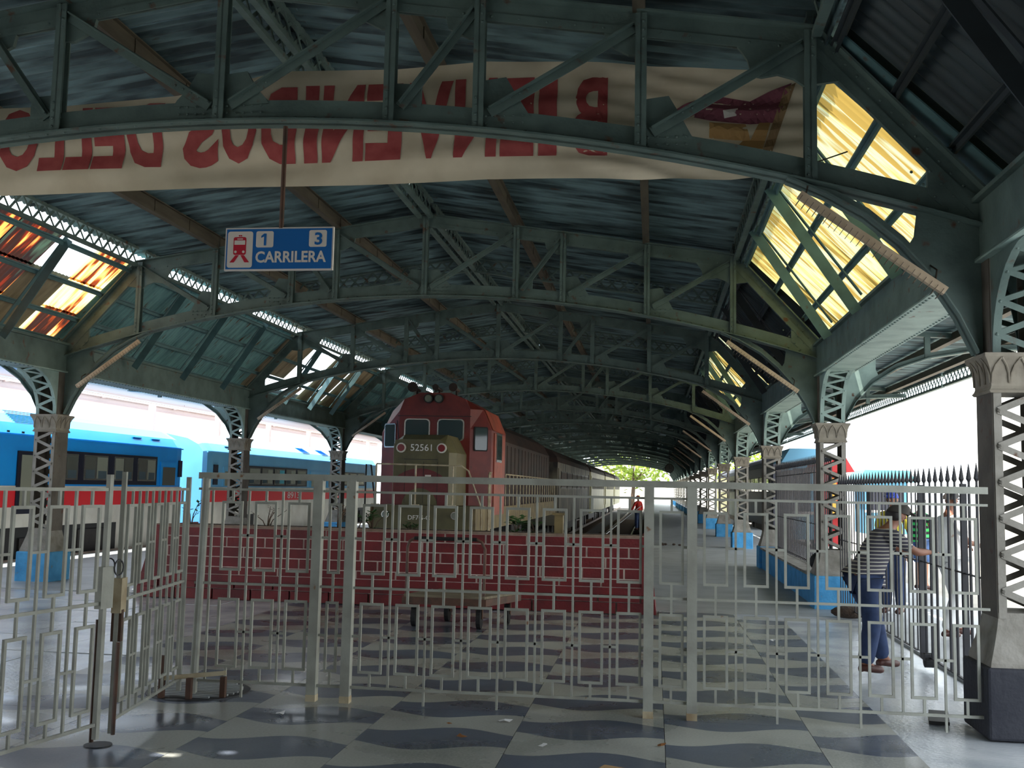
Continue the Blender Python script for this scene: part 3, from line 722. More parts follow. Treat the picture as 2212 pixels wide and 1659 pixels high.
# tube light battens under the brackets
def make_lamp():
    t = thing('tube_light', '', 'lamp', (0, 0, 0), group='tube light battens on the brackets')
    p, q = Vector((4.70, -.14, 3.90)), Vector((5.74, -.14, 3.15)); d = (q-p).normalized()
    MB().beam(p, q, .06, .055, up=(0, 1, 0)).build('batten', 'tube', t)
    m0 = MB()
    for k in range(26):
        c = p+(q-p)*((k+.5)/26); n = Vector((d.z, 0, -d.x))
        m0.tube([c+Vector((0, -.04, 0)), c+n*.08+Vector((0, -.03, 0)), c+n*.08+Vector((0, .03, 0)), c+Vector((0, .04, 0))], .0025, 4)
    m0.build('wire_guard', 'wirecol', t, kind='stuff')
    for e in (.04, .93):
        c = p+(q-p)*e; MB().tube([c, c+Vector((.03, .05, .12)), c+Vector((.0, .12, .17))], .007, 5).build('hanger', 'wirecol', t)
    return t
lp = make_lamp(); lp.location = (XC, rowY(1), 0); lp['label'] = 'tube light batten under the nearest truss, right side'
for n in range(2, 10): dup(lp, (XC, rowY(n), 0), label='tube light batten at the right end of the %s truss' % ORD[n])
lpl = dup(lp, (XC, rowY(2), 0), label='tube light batten at the left end of the second truss')
for ch in lpl.children: 
    ch.data = ch.data.copy()
    for v in ch.data.vertices: v.co.x *= -1
for n in range(3, 8): dup(lpl, (XC, rowY(n), 0), label='tube light batten at the left end of the %s truss' % ORD[n])

# ------------------------------------------------------------------ locomotive
def loco():
    t = thing('locomotive', 'faded red and olive diesel locomotive numbered 52561 standing behind the brick wall', 'locomotive')
    xl, xr, yc = -6.76, -3.98, 25.0
    cab = [(xl, .85), (xr, .85), (xr, 3.05), (-4.2, 3.55), (-4.62, 3.8), (-5.0, 3.95), (-5.75, 3.95), (-6.15, 3.78), (-6.5, 3.5), (xl, 2.95)]
    # cab shell with chamfered front corners
    def ringat(y, ins):
        return [(min(max(x, -6.76+ins), -3.98-ins), y, z) for x, z in cab]
    n = len(cab); vs = ringat(yc, .5)+ringat(yc+.25, 0)+ringat(yc+2.7, 0)
    fs = [tuple(range(n))]+[(k*n+i, k*n+(i+1) % n, (k+1)*n+(i+1) % n, (k+1)*n+i) for k in (0, 1) for i in range(n)]+[tuple(reversed(range(2*n, 3*n)))]
    c = MB().add(vs, fs).build('cab', 'red_loco', t)
    MB().box(-6.3, -4.45, yc-.015, yc+.01, 3.36, 3.375).build('seam', 'black', c)
    def win(x0, x1, z0, z1, name='cab_window'):
        r = .09; pts = []
        for cx_, cz_, a0 in ((x1-r, z1-r, 0), (x0+r, z1-r, 90), (x0+r, z0+r, 180), (x1-r, z0+r, 270)):
            for k in range(4): a = radians(a0+k*30); pts.append((cx_+r*cos(a), cz_+r*sin(a)))
        o = MB().xz(pts, -.035, .0)
        w = o.build(name, 'chrome', t); 
        ip = [((x-(x0+x1)/2)*.9+(x0+x1)/2, (z-(z0+z1)/2)*.9+(z0+z1)/2) for x, z in pts]
        g = MB().xz(ip, -.045, -.03).build('pane', 'glass_dark', w)
        return w
    w = win(-6.15, -5.5, 2.76, 3.3); w.location = (.02, yc, 0)
    MB().box(-6.05, -5.88, -.05, -.046, 2.8, 3.1).build('reflection_card', 'white', w) if False else None
    w = win(-5.3, -4.62, 2.76, 3.3); w.location = (0, yc, 0)
    # chamfer windows
    for s in (-1, 1):
        w = MB(); wp = [(-.16, -.30), (.16, -.30), (.18, -.26), (.18, .26), (.16, .30), (-.16, .30), (-.18, .26), (-.18, -.26)]
        w.xz(wp, -.03, 0); o = w.build('cab_window', 'rubber' if s > 0 else 'chrome', t)
        MB().xz([(x*.85, z*.9) for x, z in wp], -.04, -.028).build('pane', 'glass_dark', o)
        o.location = (-5.37+s*1.14, yc+.123, 2.88 if s < 0 else 2.82); o.rotation_euler = (0, 0, s*radians(26.6))
    # wiper
    MB().tube([(-6.32, yc-.02, 3.25), (-6.25, yc-.06, 2.75)], .012, 5).build('wiper', 'black', t)
    # right side window and door panel
    o = MB().box(xr-.01, xr+.03, yc+.62, yc+2.4, .95, 3.0).build('side_panel', 'orange_loco', t)
    o = MB().box(xr, xr+.05, yc+.85, yc+1.75, 2.28, 3.02).build('side_window', 'chrome', t)
    for k in (0, 1): MB().box(xr+.045, xr+.06, yc+.9+k*.42, yc+1.28+k*.42, 2.34, 2.96).build('pane', 'glass_dark', o)
    # roof panel over the cab side
    MB().add([(xr+.01, yc+.45, 3.06), (xr+.01, yc+2.7, 3.06), (-4.19, yc+2.7, 3.57), (-4.19, yc+.45, 3.57)], [(0, 1, 2, 3)]).build('roof_slope_panel', 'orange_loco', t)
    # headlights, horns
    for x in (-5.53, -5.27):
        h = MB().tube([(x, yc+.1, 3.80), (x, yc-.09, 3.80)], .115, 14).build('headlight', 'black', t)
        MB().tube([(x, yc-.085, 3.80), (x, yc-.10, 3.80)], .088, 14).build('lens', 'lens', h)
    for x, r in ((-5.98, .13), (-5.40, .08), (-4.95, .11)):
        MB().tube([(x, yc+.9, 4.08), (x, yc+.35, 4.1), (x, yc+.2, 4.1), (x, yc+.1, 4.1)], [.035, .05, r*.9, r], 12).tube([(x, yc+.6, 4.08), (x, yc+.6, 3.9)], .03, 6).build('horn', 'hood_loco', t)
    # hood behind the cab
    hp = [(-6.55, .95), (-4.22, .95), (-4.22, 2.95), (-4.45, 3.35), (-4.9, 3.62), (-5.9, 3.62), (-6.3, 3.35), (-6.55, 2.95)]
    hd = MB().xz(hp, yc+2.7, 42.0).build('hood', 'hood_loco', t)
    for k in range(16):
        y = yc+3.0+k*.85; MB().box(-4.225, -4.20, y, y+.72, 1.15, 2.85).build('hood_door', 'hood_loco', t)
    MB().box(-4.22, -4.16, yc+2.75, yc+3.7, 2.0, 2.9).build('air_intake', 'orange_loco', t)
    # sill / walkway
    MB().box(-6.75, -3.98, 24.2, 42.4, .72, .88).box(-4.0, -3.96, 24.4, 42.4, .62, 1.14).box(-6.77, -6.74, 24.4, 42.4, .62, 1.14).build('side_sill', 'sill', t)
    # nose
    nx0, nx1, ny = -6.0, -4.55, 23.5
    nose = [(nx0, 1.15), (nx1, 1.15), (nx1, 2.42), (nx1-.1, 2.62), (nx1-.22, 2.84), (nx0+.2, 2.84), (nx0+.02, 2.70), (nx0, 2.5)]
    vs = [(x, ny, min(z, 2.70)) for x, z in nose]+[(x, ny+.22, z) for x, z in nose]+[(x, yc+.1, z) for x, z in nose]; n = len(nose)
    vs2 = []
    for i, (x, z) in enumerate(nose):
        xx = x-.14 if x > -5 else x; vs2.append((xx, ny, min(z, 2.72)))
    vs[:n] = vs2
    fs = [tuple(range(n))]+[(k*n+i, k*n+(i+1) % n, (k+1)*n+(i+1) % n, (k+1)*n+i) for k in (0, 1) for i in range(n)]
    ns = MB().add(vs, fs).build('nose', 'olive', t)
    MB().box(nx0-.03, nx0, ny+.1, yc, 1.3, 2.6).build('nose_lit_strip', 'whitetrain', t)  # white strip painting in the light on the nose's left side
    # painted arcs on the nose doors
    def arc(r0, r1, mtl, y):
        cx_, cz_ = -5.36, 1.17; p = []
        for k in range(17): a = pi*k/16; p.append((cx_+r1*1.0*cos(a), cz_+r1*sin(a)))
        if r0 > 0:
            for k in range(17): a = pi*(16-k)/16; p.append((cx_+r0*cos(a), cz_+r0*sin(a)))
        p = [(min(max(x, nx0+.01), nx1-.15), z) for x, z in p]
        return p
    MB().xz(arc(0, .88, 0, 0), ny-.004, ny).build('painted_arc', 'pink', ns)
    MB().xz(arc(0, .42, 0, 0), ny-.007, ny-.003).build('painted_arc', 'olive', ns)
    for x in (-5.72, -5.28, -4.95): MB().box(x-.004, x+.004, ny-.01, ny, 1.25, 2.2).build('door_seam', 'black', ns)
    MB().box(-5.75, -4.95, ny-.01, ny, 2.25, 2.262).build('door_seam', 'black', ns)
    MB().box(-5.24, -5.10, ny-.012, ny-.004, 1.78, 1.9).build('plate', 'whitetrain', ns)
    for x in (-5.82, -4.86):
        h = MB().tube([(x, ny+.02, 2.52), (x, ny-.05, 2.52)], .115, 14).build('marker_light', 'whitetrain', t)
        MB().tube([(x, ny-.045, 2.52), (x, ny-.06, 2.52)], .085, 14).build('lens', 'lens_red', h)
    text_obj('number', '52561', .2, 'white', ns, Matrix.Translation((-5.35, ny-.008, 2.53)) @ FRONT, fit=(.5, .155))
    # front platform, plow
    MB().box(-6.3, -4.1, 23.0, 24.3, 1.06, 1.2).build('front_deck', 'olive', t)
    MB().xz([(-6.3, 1.2), (-4.1, 1.2), (-4.1, .2), (-4.25, -.1), (-6.15, -.1), (-6.3, .2)], 23.02, 23.10).build('front_beam', 'olive', t)
    MB().box(-4.1, -3.95, 23.0, 24.4, .5, 1.2).build('step_side', 'sill', t)
    text_obj('lettering', 'DF7G-C', .2, 'white', t, Matrix.Translation((-5.25, 23.01, .93)) @ FRONT, fit=(.5, .1))
    for x in (-6.02, -4.42):
        h = MB().tube([(x, 23.03, .99), (x, 22.95, .99)], .09, 12).build('headlight', 'chrome', t); MB().tube([(x, 22.955, .99), (x, 22.94, .99)], .07, 12).build('lens', 'lens', h)
    MB().box(-5.4, -5.05, 22.7, 23.05, -.25, .05).build('coupler', 'wheel_steel', t)
    # handrails
    for x in (-6.28, -5.36, -4.5):
        MB().tube([(x, 23.05, 1.2), (x, 23.05, 2.13)], .022, 6).box(x-.09, x+.09, 23.0, 23.1, 1.2, 1.225).build('rail_post', 'offwhite', t)
    MB().tube([(-6.28, 23.05, 2.13), (-4.3, 23.05, 2.11), (-4.15, 23.1, 2.0), (-3.9, 23.4, 1.2), (-3.86, 23.4, -.1)], .02, 6).build('handrail', 'offwhite', t)
    MB().tube([(-6.3, 23.1, 1.2), (-6.45, 23.2, 2.1), (-6.62, 23.4, 2.12), (-6.66, 23.5, .3)], .02, 6).build('handrail', 'rubber', t)
    for y in (24.5, 24.7): MB().tube([(-3.9, y, -.2), (-3.9, y, 1.95), (-3.9, y+.12, 2.0)], .022, 6).build('handrail', 'offwhite', t)
    for k in range(19):
        y = 27.9+k*.78; MB().tube([(-3.98, y, 1.1), (-3.98, y, 2.0)], .016, 5).build('rail_post', 'offwhite', t)
    MB().tube([(-3.98, 27.9, 2.0), (-3.98, 42, 2.0)], .018, 5).build('handrail', 'offwhite', t)
    # bogies
    for y in (27.5, 37.5):
        m0 = MB()
        for s in (-.72, .72):
            for k in range(3): m0.tube([(-5.37+s-.06, y+k*1.7, -.38), (-5.37+s+.06, y+k*1.7, -.38)], .48, 16)
        m0.build('wheels', 'wheel_steel', t, kind='stuff')
        for s in (-1, 1): MB().box(-5.37+s*1.05-.06, -5.37+s*1.05+.06, y-.7, y+4.1, -.5, .05).build('bogie_frame', 'wheel_steel', t)
    MB().box(-6.2, -4.5, 33.0, 35.6, -.5, .6).build('fuel_tank', 'wheel_steel', t)
    return t
loco()
def coach(y0, y1, mtl, lab, n=7, x0=-6.75, x1=-3.98, z0=.1, z1=2.75, roof='hood_loco', pane='glass_dark', barred=False):
    t = thing('passenger_coach', lab, 'coach', group=None)
    MB().box(x0, x1, y0, y1, z0, z1).build('body', mtl, t)
    xm = (x0+x1)/2; hw = (x1-x0)/2
    rp = [(xm+hw*cos(a)*1.01, z1+.75*sin(a)) for a in [pi*k/10 for k in range(11)]]
    MB().xz(rp, y0, y1).build('roof', roof, t)
    L = (y1-y0-3)/n
    for s, x in ((1, x1),) if x0 < 0 else ((-1, x0),):
        for k in range(n):
            y = y0+1.5+k*L
            w = MB().box(min(x, x+s*.02), max(x, x+s*.02), y+.15, y+L-.15, 1.65, 2.4).build('window', 'chrome' if barred else 'black', t)
            MB().box(min(x+s*.015, x+s*.03), max(x+s*.015, x+s*.03), y+.2, y+L-.2, 1.7, 2.35).build('pane', pane, w)
            if barred:
                b_ = MB()
                for j in range(5): yy = y+.2+(L-.4)*(j+.5)/5; b_.box(x+s*.03, x+s*.05, yy-.02, yy+.02, 1.65, 2.4)
                b_.build('bars', 'whitetrain', w, kind='stuff')
        for yd in (y0+.3, y1-1.1): MB().box(min(x, x+s*.03), max(x, x+s*.03), yd, yd+.8, .4, 2.5).build('door', mtl, t)
    for y in (y0+2.5, y1-4.5):
        m0 = MB()
        for s in (-.72, .72):
            for k in (0, 1): m0.tube([(xm+s-.06, y+k*2, -.38), (xm+s+.06, y+k*2, -.38)], .46, 14)
        m0.build('wheels', 'wheel_steel', t, kind='stuff')
    MB().box(x0+.5, x1-.5, y0+6, y1-6, -.45, .1).build('underframe', 'wheel_steel', t)
    return t
coach(43.2, 65.0, 'coach', 'weathered grey brown baggage coach coupled behind the red locomotive', 6, pane='hood_loco')
coach(66.5, 85.5, 'coach_cream', 'cream passenger coach with a row of barred windows, second behind the locomotive', 9, pane='glass_grey', barred=True)
coach(87, 106, 'coach_cream', 'cream passenger coach third behind the locomotive near the hall end', 9, barred=True)
coach(107.5, 124, 'coach_cream', 'farthest cream coach beside the bright hall opening', 8, barred=True)
coach(47, 66, 'dark_coach', 'dark navy railcar beyond the right columns', 7, 5.25, 8.0, .1, 2.85, 'dark_coach')
coach(67.5, 88, 'coach_cream', 'cream coach with barred windows beyond the right columns', 9, 5.25, 8.0, .1, 2.7, 'dark_coach', barred=True)

# ------------------------------------------------------------------ blue railcars on the left
def railcar(y0, y1, col, lab, num, front):
    """x side facing the hall = -12.95 ; front=+1 cab at high y, -1 cab at low y"""
    t = thing('railcar', lab, 'train')
    xs, xo = -12.97, -15.8; xm = (xs+xo)/2
    def prof(k): # k shrink at the rounded nose
        return [(xs-k, .0), (xs-k, 2.55-k*.2), (xs-.16-k, 2.78-k*.4), (xs-.5-k, 2.98-k*.6), (xm, 3.16-k*.8), (xo+.5+k, 2.98-k*.6), (xo+.16+k, 2.78-k*.4), (xo+k, 2.55-k*.2), (xo+k, .0)]
    secs = [(y0, 0), (y1, 0)]
    if front > 0: secs = [(y0, 0), (y1-.4, 0), (y1-.1, .02), (y1, .12)]
    else: secs = [(y0, .12), (y0+.1, .02), (y0+.4, 0), (y1, 0)]
    vs = []; fs = []; n = 9
    for y, k in secs: vs += [(x, y, z) for x, z in prof(k)]
    for i in range(len(secs)-1):
        for j in range(n): fs.append((i*n+j, i*n+(j+1) % n, (i+1)*n+(j+1) % n, (i+1)*n+j))
    fs.append(tuple(range(n))); fs.append(tuple(reversed(range((len(secs)-1)*n, len(secs)*n))))
    MB().add(vs, fs).build('body', col, t)
    MB().box(xs-2.5, xs-.3, y0+1, y1-1, -.5, .0).build('underframe', 'black', t)
    for yb_ in (y0+2.2, y1-4.4):
        for k_ in (0, 2.1):
            for q_ in (-.72, .72): MB().tube([(xm+q_-.06, yb_+k_, -.38), (xm+q_+.06, yb_+k_, -.38)], .36, 14).build('wheel', 'wheel_steel', t)
        MB().box(xs-.35, xs-.2, yb_-.5, yb_+2.6, -.4, .0).build('bogie_frame', 'wheel_steel', t)
    ya, yb = (y0+.02, y1-.06) if front > 0 else (y0+.06, y1-.02)
    x = xs
    def band(z0, z1, m, nm, e=.012): MB().box(x-.005, x+e, ya, yb, z0, z1).build(nm, m, t)
    band(1.38, 1.48, 'whitetrain', 'white_stripe'); band(1.04, 1.38, 'redstripe', 'red_stripe'); 
    # lower white skirt with cutouts
    span = yb-ya
    for a, c in ((0, .42), (.80, 1.0)) if front > 0 else ((0, .12), (.2, .74), (.9, 1)):
        MB().box(x-.03, x+.012, ya+span*a, ya+span*c, -.02, 1.04).build('white_skirt', 'whitetrain', t)
    for a, c in ((.42, .80),) if front > 0 else ((.12, .2), (.74, .9)):
        MB().box(x-.03, x+.012, ya+span*a, ya+span*c, .62, 1.04).build('white_skirt', 'whitetrain', t)
        MB().box(x-.02, x+.02, ya+span*a, ya+span*c, -.6, .62).build('underfloor_bay', 'black', t)
        for k in range(3): q = ya+span*(a+(c-a)*(k+.2)/3); MB().box(x+.02, x+.06, q, q+span*(c-a)*.2, -.3+.1*k, .3+.1*k).build('equipment_box', 'wheel_steel', t)
    MB().box(x-.02, x+.02, ya, yb, 2.50, 2.53).build('gutter', col, t)
    return t, x
t, x = railcar(10, 27.3, 'bluetrain', 'nearer blue railcar with a red stripe and open windows beside the left platform', '', 1)
MB().box(x, x+.02, 20.9, 25.75, 1.52, 2.26).build('window_band', 'navy', t)
for i, (a, c) in enumerate(((20.95, 21.95), (22.2, 23.25), (23.55, 24.45), (24.7, 25.65))):
    w = MB().box(x+.015, x+.035, a, c, 1.62, 2.2).build('window', 'chrome', t)
    m_ = (a+c)/2
    for p, q in ((a+.04, m_-.03), (m_+.03, c-.04)):
        MB().box(x+.03, x+.042, p, q, 1.66, 2.16).build('pane', 'glass_grey' if (i+int(p > m_-.01)) % 2 else 'pane_light', w)
    MB().box(x+.04, x+.046, a+.06, m_-.08, 1.66, 1.86).build('seat_back', 'seat', w); MB().box(x+.04, x+.046, m_+.08, c-.08, 1.66, 1.84).build('seat_back', 'seat', w)
def tdoor(y0, y1, z0, z1, m='bluetrain', gl='glass_frost'):
    d = MB().box(x, x+.025, y0, y1, z0, z1).build('door', m, t)
    MB().box(x+.02, x+.035, y0+.12, y1-.12, z0+.02, z1-.14).build('pane', gl, d)
tdoor(25.95, 26.9, 1.50, 2.14, 'bluetrain', 'glass_grey')
d = MB().box(x, x+.03, 19.7, 20.55, .9, 2.2).build('door', 'navy', t); MB().box(x+.025, x+.04, 19.82, 20.44, 1.0, 2.12).build('pane', 'pane_light', d)
MB().box(x, x+.03, 27.0, 27.2, 1.75, 2.2).build('cab_side_window', 'navy', t)
for k in range(8): # roof louvres on the sloping roof edge
    MB().beam((-13.14-k*.062, 19.8+.03*k, 2.80+k*.036), (-13.14-k*.062, 21.0+.03*k, 2.80+k*.036), .014, .012).build('louvre', 'navy', t)
for y in (24.6, 25.6): MB().beam((-13.10, y, 2.72), (-13.10, y+.45, 2.72), .08, .02).build('roof_hatch', 'bluetrain', t)
for y in (18.4, 19.3, 19.8, 20.3): MB().box(x, x+.015, y, y+.08, 2.56, 2.6).build('roof_vent', 'black', t)
t, x = railcar(28.8, 47.5, 'bluetrain2', 'farther blue railcar numbered 8913 with a red stripe, between the left columns and the locomotive', '8913', -1)
tdoor(30.0, 30.95, 1.50, 2.1, 'bluetrain2', 'pane_light')
MB().box(x, x+.03, 29.3, 29.6, 1.55, 2.15).build('cab_side_window', 'navy', t)
MB().box(x, x+.02, 31.9, 37.7, 1.52, 2.18).build('window_band', 'navy', t)
for i in range(5):
    a = 32.0+i*1.14; w = MB().box(x+.015, x+.035, a, a+.98, 1.58, 2.12).build('window', 'glass_grey', t)
    MB().box(x+.03, x+.042, a+.5, a+.93, 1.62, 2.08).build('pane', 'pane_light' if i % 2 else 'turq', w) if i in (1, 2, 3) else MB().box(x+.03, x+.042, a+.05, a+.93, 1.95, 2.08).build('pane', 'pane_light', w)
    MB().box(x+.03, x+.042, a+.05, a+.42, 1.62, 1.8).build('seat_back', 'seat', w)
tdoor(38.1, 39.0, 1.50, 2.1, 'bluetrain2', 'pane_light'); tdoor(40.2, 41.2, 1.50, 2.1, 'bluetrain2', 'glass_grey')
MB().box(x, x+.02, 41.9, 45.6, 1.58, 2.15).build('window_band', 'navy', t)
for i in range(3): MB().box(x+.015, x+.03, 42.1+i*1.2, 43.0+i*1.2, 1.64, 2.1).build('window', 'pane_light', t)
text_obj('number', '8913', .2, 'white', t, Matrix.Translation((x+.016, 36.3, 1.21)) @ Matrix(((0,0,1,0),(1,0,0,0),(0,1,0,0),(0,0,0,1))), fit=(1.25, .22))
for q in (37.6, 39.9):
    for k in range(7): MB().beam((-13.13-k*.05, q, 2.80+k*.028), (-13.13-k*.05, q+.8, 2.80+k*.028), .02, .02).build('louvre', 'bluetrain', t)
MB().beam((-13.10, 30.3, 2.72), (-13.10, 31.0, 2.72), .08, .02).build('roof_hatch', 'bluetrain', t)

# ------------------------------------------------------------------ brick planter wall
wl = thing('brick_planter_wall', 'long low wall of red painted blocks with pale joints in front of the locomotive', 'wall', (0, 14.1, 0))
xa, xb = -7.33, .05
zt_w = 1.02
MB().yz([(.010, 0), (1.25, 0), (1.25, zt_w-.02), (.010, zt_w-.02)], xa+.25, xb-.12).build('core', 'mortar', wl)
# battered end faces
for s, x0 in ((-1, xa), (1, xb)):
    dx = .27 if s < 0 else .14
    MB().xz([(x0, 0), (x0-s*(dx+.06), 0), (x0-s*(dx+.06), zt_w), (x0-s*dx, zt_w)], -.02, 1.27).build('end_buttress', 'brick', wl)
MB().box(xa+.27, xb-.12, 0.0, .16, zt_w-.02, zt_w+.015).build('coping', 'coping', wl)
MB().box(xa+.27, xb-.12, .16, 1.2, zt_w-.06, zt_w-.02).build('soil_bed', 'soil', wl)
rows = [(.0, .145), (.155, .245), None, (.345, .445), (.455, .585), (.595, .725), (.735, .865), (.875, .995)]
random.seed(3); pr = {}
for r, zz in enumerate(rows):
    if zz is None:
        MB().box(xa+.12, xb-.03, -.05, .1, .25, .34).build('plinth_band', 'brick', wl); continue
    off = .28 if r % 2 else 0; low = zz[1] < .3
    x0 = xa+(.05+.22*zz[0]); xe = xb-.02-.1*zz[0]
    x = x0-off
    while x < xe-.05:
        w = .555; p, q = max(x, x0), min(x+w, xe)
        if q-p > .06:
            yf = (-.045 if low else 0)+random.uniform(-.004, .004); key = (round(q-p, 2), r)
            if key in pr: o = pr[key].copy(); COL.objects.link(o); o.location = (p, yf, zz[0])
            else: o = MB().box(.007, q-p-.007, 0, .09, .004, zz[1]-zz[0]).build('brick', 'brick', wl); o.location = (p, yf, zz[0]); pr[key] = o
        x += .567

# plants and debris on the planter
def plant(x, y, z, lab, n, h, spread, m='leaf', seed=1, ls=.09, frond=False):
    t = thing('planter_plant', lab, 'plant', (x, y, z)); rnd = random.Random(seed)
    st = MB(); tips = []
    for k in range(n):
        a = rnd.uniform(0, 2*pi); s = spread*rnd.uniform(.3, 1); hh = h*rnd.uniform(.6, 1)
        pts = [Vector((0, 0, 0)), Vector((cos(a)*s*.3, sin(a)*s*.3, hh*.55)), Vector((cos(a)*s, sin(a)*s, hh))]
        st.tube(pts, [.009, .007, .003], 5); tips.append((pts, a))
    st.build('stems', 'stem', t, kind='stuff')
    lf = MB()
    for pts, a in tips:
        for q in range(6 if not frond else 12):
            f = .25+.75*(q/(5 if not frond else 11)); p = pts[1].lerp(pts[2], f) if f > .3 else pts[0].lerp(pts[1], f*2)
            b_ = rnd.uniform(0, 2*pi); d = Vector((cos(b_), sin(b_), rnd.uniform(-.1, .6))).normalized(); u = d.cross(Vector((0, 0, 1))).normalized(); L = ls*rnd.uniform(.6, 1.2)
            lf.add([p, p+d*L*.5+u*L*.25, p+d*L, p+d*L*.5-u*L*.25, p+d*L*.5+Vector((0, 0, L*.08))], [(0, 1, 4), (1, 2, 4), (2, 3, 4), (3, 0, 4)])
    lf.build('leaves', m, t, kind='stuff'); return t
plant(-6.7, 14.45, .95, 'small bright green weed at the left end of the brick wall top', 4, .45, .12, seed=2)
plant(-5.55, 14.5, .95, 'thin dark twiggy plant on the brick wall before the farther blue railcar', 5, .42, .3, 'stem', 3, .05)
plant(-4.5, 14.5, .95, 'spreading reddish twiggy plant left of the locomotive on the brick wall', 7, .5, .42, 'dryleaf', 4, .05)
plant(-4.3, 14.85, .95, 'low dark plant beside the locomotive steps', 5, .25, .2, 'stem', 5, .05)
plant(-3.98, 14.5, .95, 'green fern on the brick wall in front of the locomotive', 9, .34, .28, 'leaf', 6, .09, True)
plant(-3.42, 14.5, .95, 'second smaller green fern right of the first on the brick wall', 5, .2, .14, 'leaf', 7, .08, True)
plant(-1.9, 14.5, .95, 'broad leaved green plant right of the locomotive on the brick wall', 5, .34, .16, 'leaf', 8, .2)
plant(-1.66, 14.62, .95, 'drooping grassy plant beside the broad leaved one', 6, .3, .25, 'leaf', 9, .08)
tag(MB().box(-1.36, -1.24, 14.4, 14.52, .96, 1.28).box(-1.39, -1.21, 14.37, 14.55, 1.28, 1.31).build('stub_post', 'sill'), 'short beige concrete stub standing on the brick wall', 'post')
tag(MB().sphere((-1.0, 14.45, .96), .16, 12, 6, (1.1, .8, .35), 0).build('stone_heap', 'soil'), 'small heap of earth on the brick wall right part', 'heap')
o = MB()
for k in range(10):
    a = random.uniform(0, 6); o.tube([(0+random.uniform(-.9, .9), random.uniform(-.3, .3), 0), (random.uniform(-1, 1), random.uniform(-.3, .3), random.uniform(.1, .8))], .03, 5)
o = o.build('scrap_heap', 'rail_steel', loc=(-1.6, 19.5, -1.0)); tag(o, 'tangle of scrap metal bars lying in the empty track pit', 'scrap'); o['kind'] = 'stuff'

# ------------------------------------------------------------------ luggage trolley
t = thing('luggage_trolley', 'rusty flat luggage trolley with a hooped handle in front of the brick wall', 'trolley', (0, 0, 0))
dk = [(-2.90, 12.05), (-1.93, 12.0), (-1.62, 12.75), (-2.62, 12.80)]
MB().xy(dk, .35, .38).build('deck', 'wood', t)
MB().xy([(-2.92, 12.03), (-1.91, 11.98), (-1.60, 12.77), (-2.64, 12.82)], .27, .35).build('frame', 'trolley', t)
MB().tube([(-2.88, 12.08, .36), (-2.88, 12.08, .92), (-2.86, 12.08, .99), (-2.80, 12.08, 1.03), (-2.05, 12.08, 1.03), (-1.99, 12.08, 1.0), (-1.95, 12.08, .92), (-1.95, 12.05, .36)], .018, 8).build('handle', 'trolley', t)
MB().tube([(-2.80, 12.08, 1.03), (-2.05, 12.08, 1.03)], .022, 8).build('handle_grip', 'rubber', t)
for x_, y_ in ((-2.78, 12.12), (-2.0, 12.08), (-1.75, 12.66), (-2.5, 12.7)):
    w = MB().tube([(x_-.025, y_, .12), (x_+.025, y_, .12)], .12, 16).build('wheel', 'rubber', t)
    MB().box(x_-.04, x_-.03, y_-.03, y_+.03, .12, .28).box(x_+.03, x_+.04, y_-.03, y_+.03, .12, .28).build('fork', 'trolley', w)

# ------------------------------------------------------------------ white fence across the hall
fz = dict(top=(1.67, 1.72), sec=(1.582, 1.60), rt=1.50, rb=.96, mid=.86, lt=.75, lb=.22, bot=(.105, .125))
def add_frame(t, x0, x1, z0, z1, m='white_rail', w=.019):
    MB().box(x0, x1, -.009, .009, z1-w, z1).box(x0, x1, -.009, .009, z0, z0+w).box(x0, x0+w, -.009, .009, z0+w, z1-w).box(x1-w, x1, -.009, .009, z0+w, z1-w).build('rectangle_frame', m, t)
def add_stubs(t, xc, neighbours, x0, x1, dz=0):
    m0 = MB()
    for a, c in ((fz['rt'], fz['sec'][0]), (fz['mid'], fz['rb']), (fz['lt'], fz['mid']), (fz['bot'][0], fz['lb'])): m0.box(xc-.009, xc+.009, -.008, .008, a+dz, c+dz)
    m0.build('stub_bars', 'white_rail', t, kind='stuff')
def add_ties(t, a, c, dz=0):
    for z in (1.235, .495): MB().box(a, c, -.008, .008, z-.009+dz, z+.009+dz).build('tie_bar', 'white_rail', t)
fe = thing('white_fence', 'white welded steel fence with rectangle pattern crossing the whole hall floor', 'fence', (0, 7.8, 0))
FX0, FX1 = -3.56, 2.36
MB().box(FX0, FX1, -.022, .022, *fz['top']).build('top_rail', 'white_rail', fe)
for nm, z0, z1 in (('upper_rail', *fz['sec']), ('middle_rail', fz['mid']-.009, fz['mid']+.009), ('bottom_rail', *fz['bot'])): MB().box(FX0, FX1, -.009, .009, z0, z1).build(nm, 'white_rail', fe)
for x_ in (-2.575, -2.31, -.03, .285):
    p_ = MB().box(x_-.036, x_+.036, -.036, .036, 0, 1.68).build('post', 'white_rail', fe)
    MB().box(x_-.038, x_+.038, -.038, .038, 0, .05).build('post_foot', 'offwhite', p_)
MB().tube([(-3.53, 0, 0), (-3.50, 0, 1.68)], .032, 10).build('post', 'white_rail', fe)
rects = [(-3.36, -3.19), (-3.09, -2.91), (-2.82, -2.64), (-2.49, -2.39)]+[(-2.22+k*.279, -2.035+k*.279) for k in range(8)]+[(.045, .225)]+[(.365+k*.29, .545+k*.29) for k in range(7)]
picks = [-3.44, -3.14, -2.865]+[-1.985+.279*k for k in range(7)]+[.6+.29*k for k in range(6)]
legs = {-3.14, round(-1.985+.279, 3), round(-1.985+.279*3, 3), round(.6+.29, 3), round(.6+.29*3, 3), round(.6+.29*5, 3)}
for a, c in rects:
    add_frame(fe, a, c, fz['rb'], fz['rt']); add_frame(fe, a, c, fz['lb'], fz['lt']); add_stubs(fe, (a+c)/2, 0, a, c)
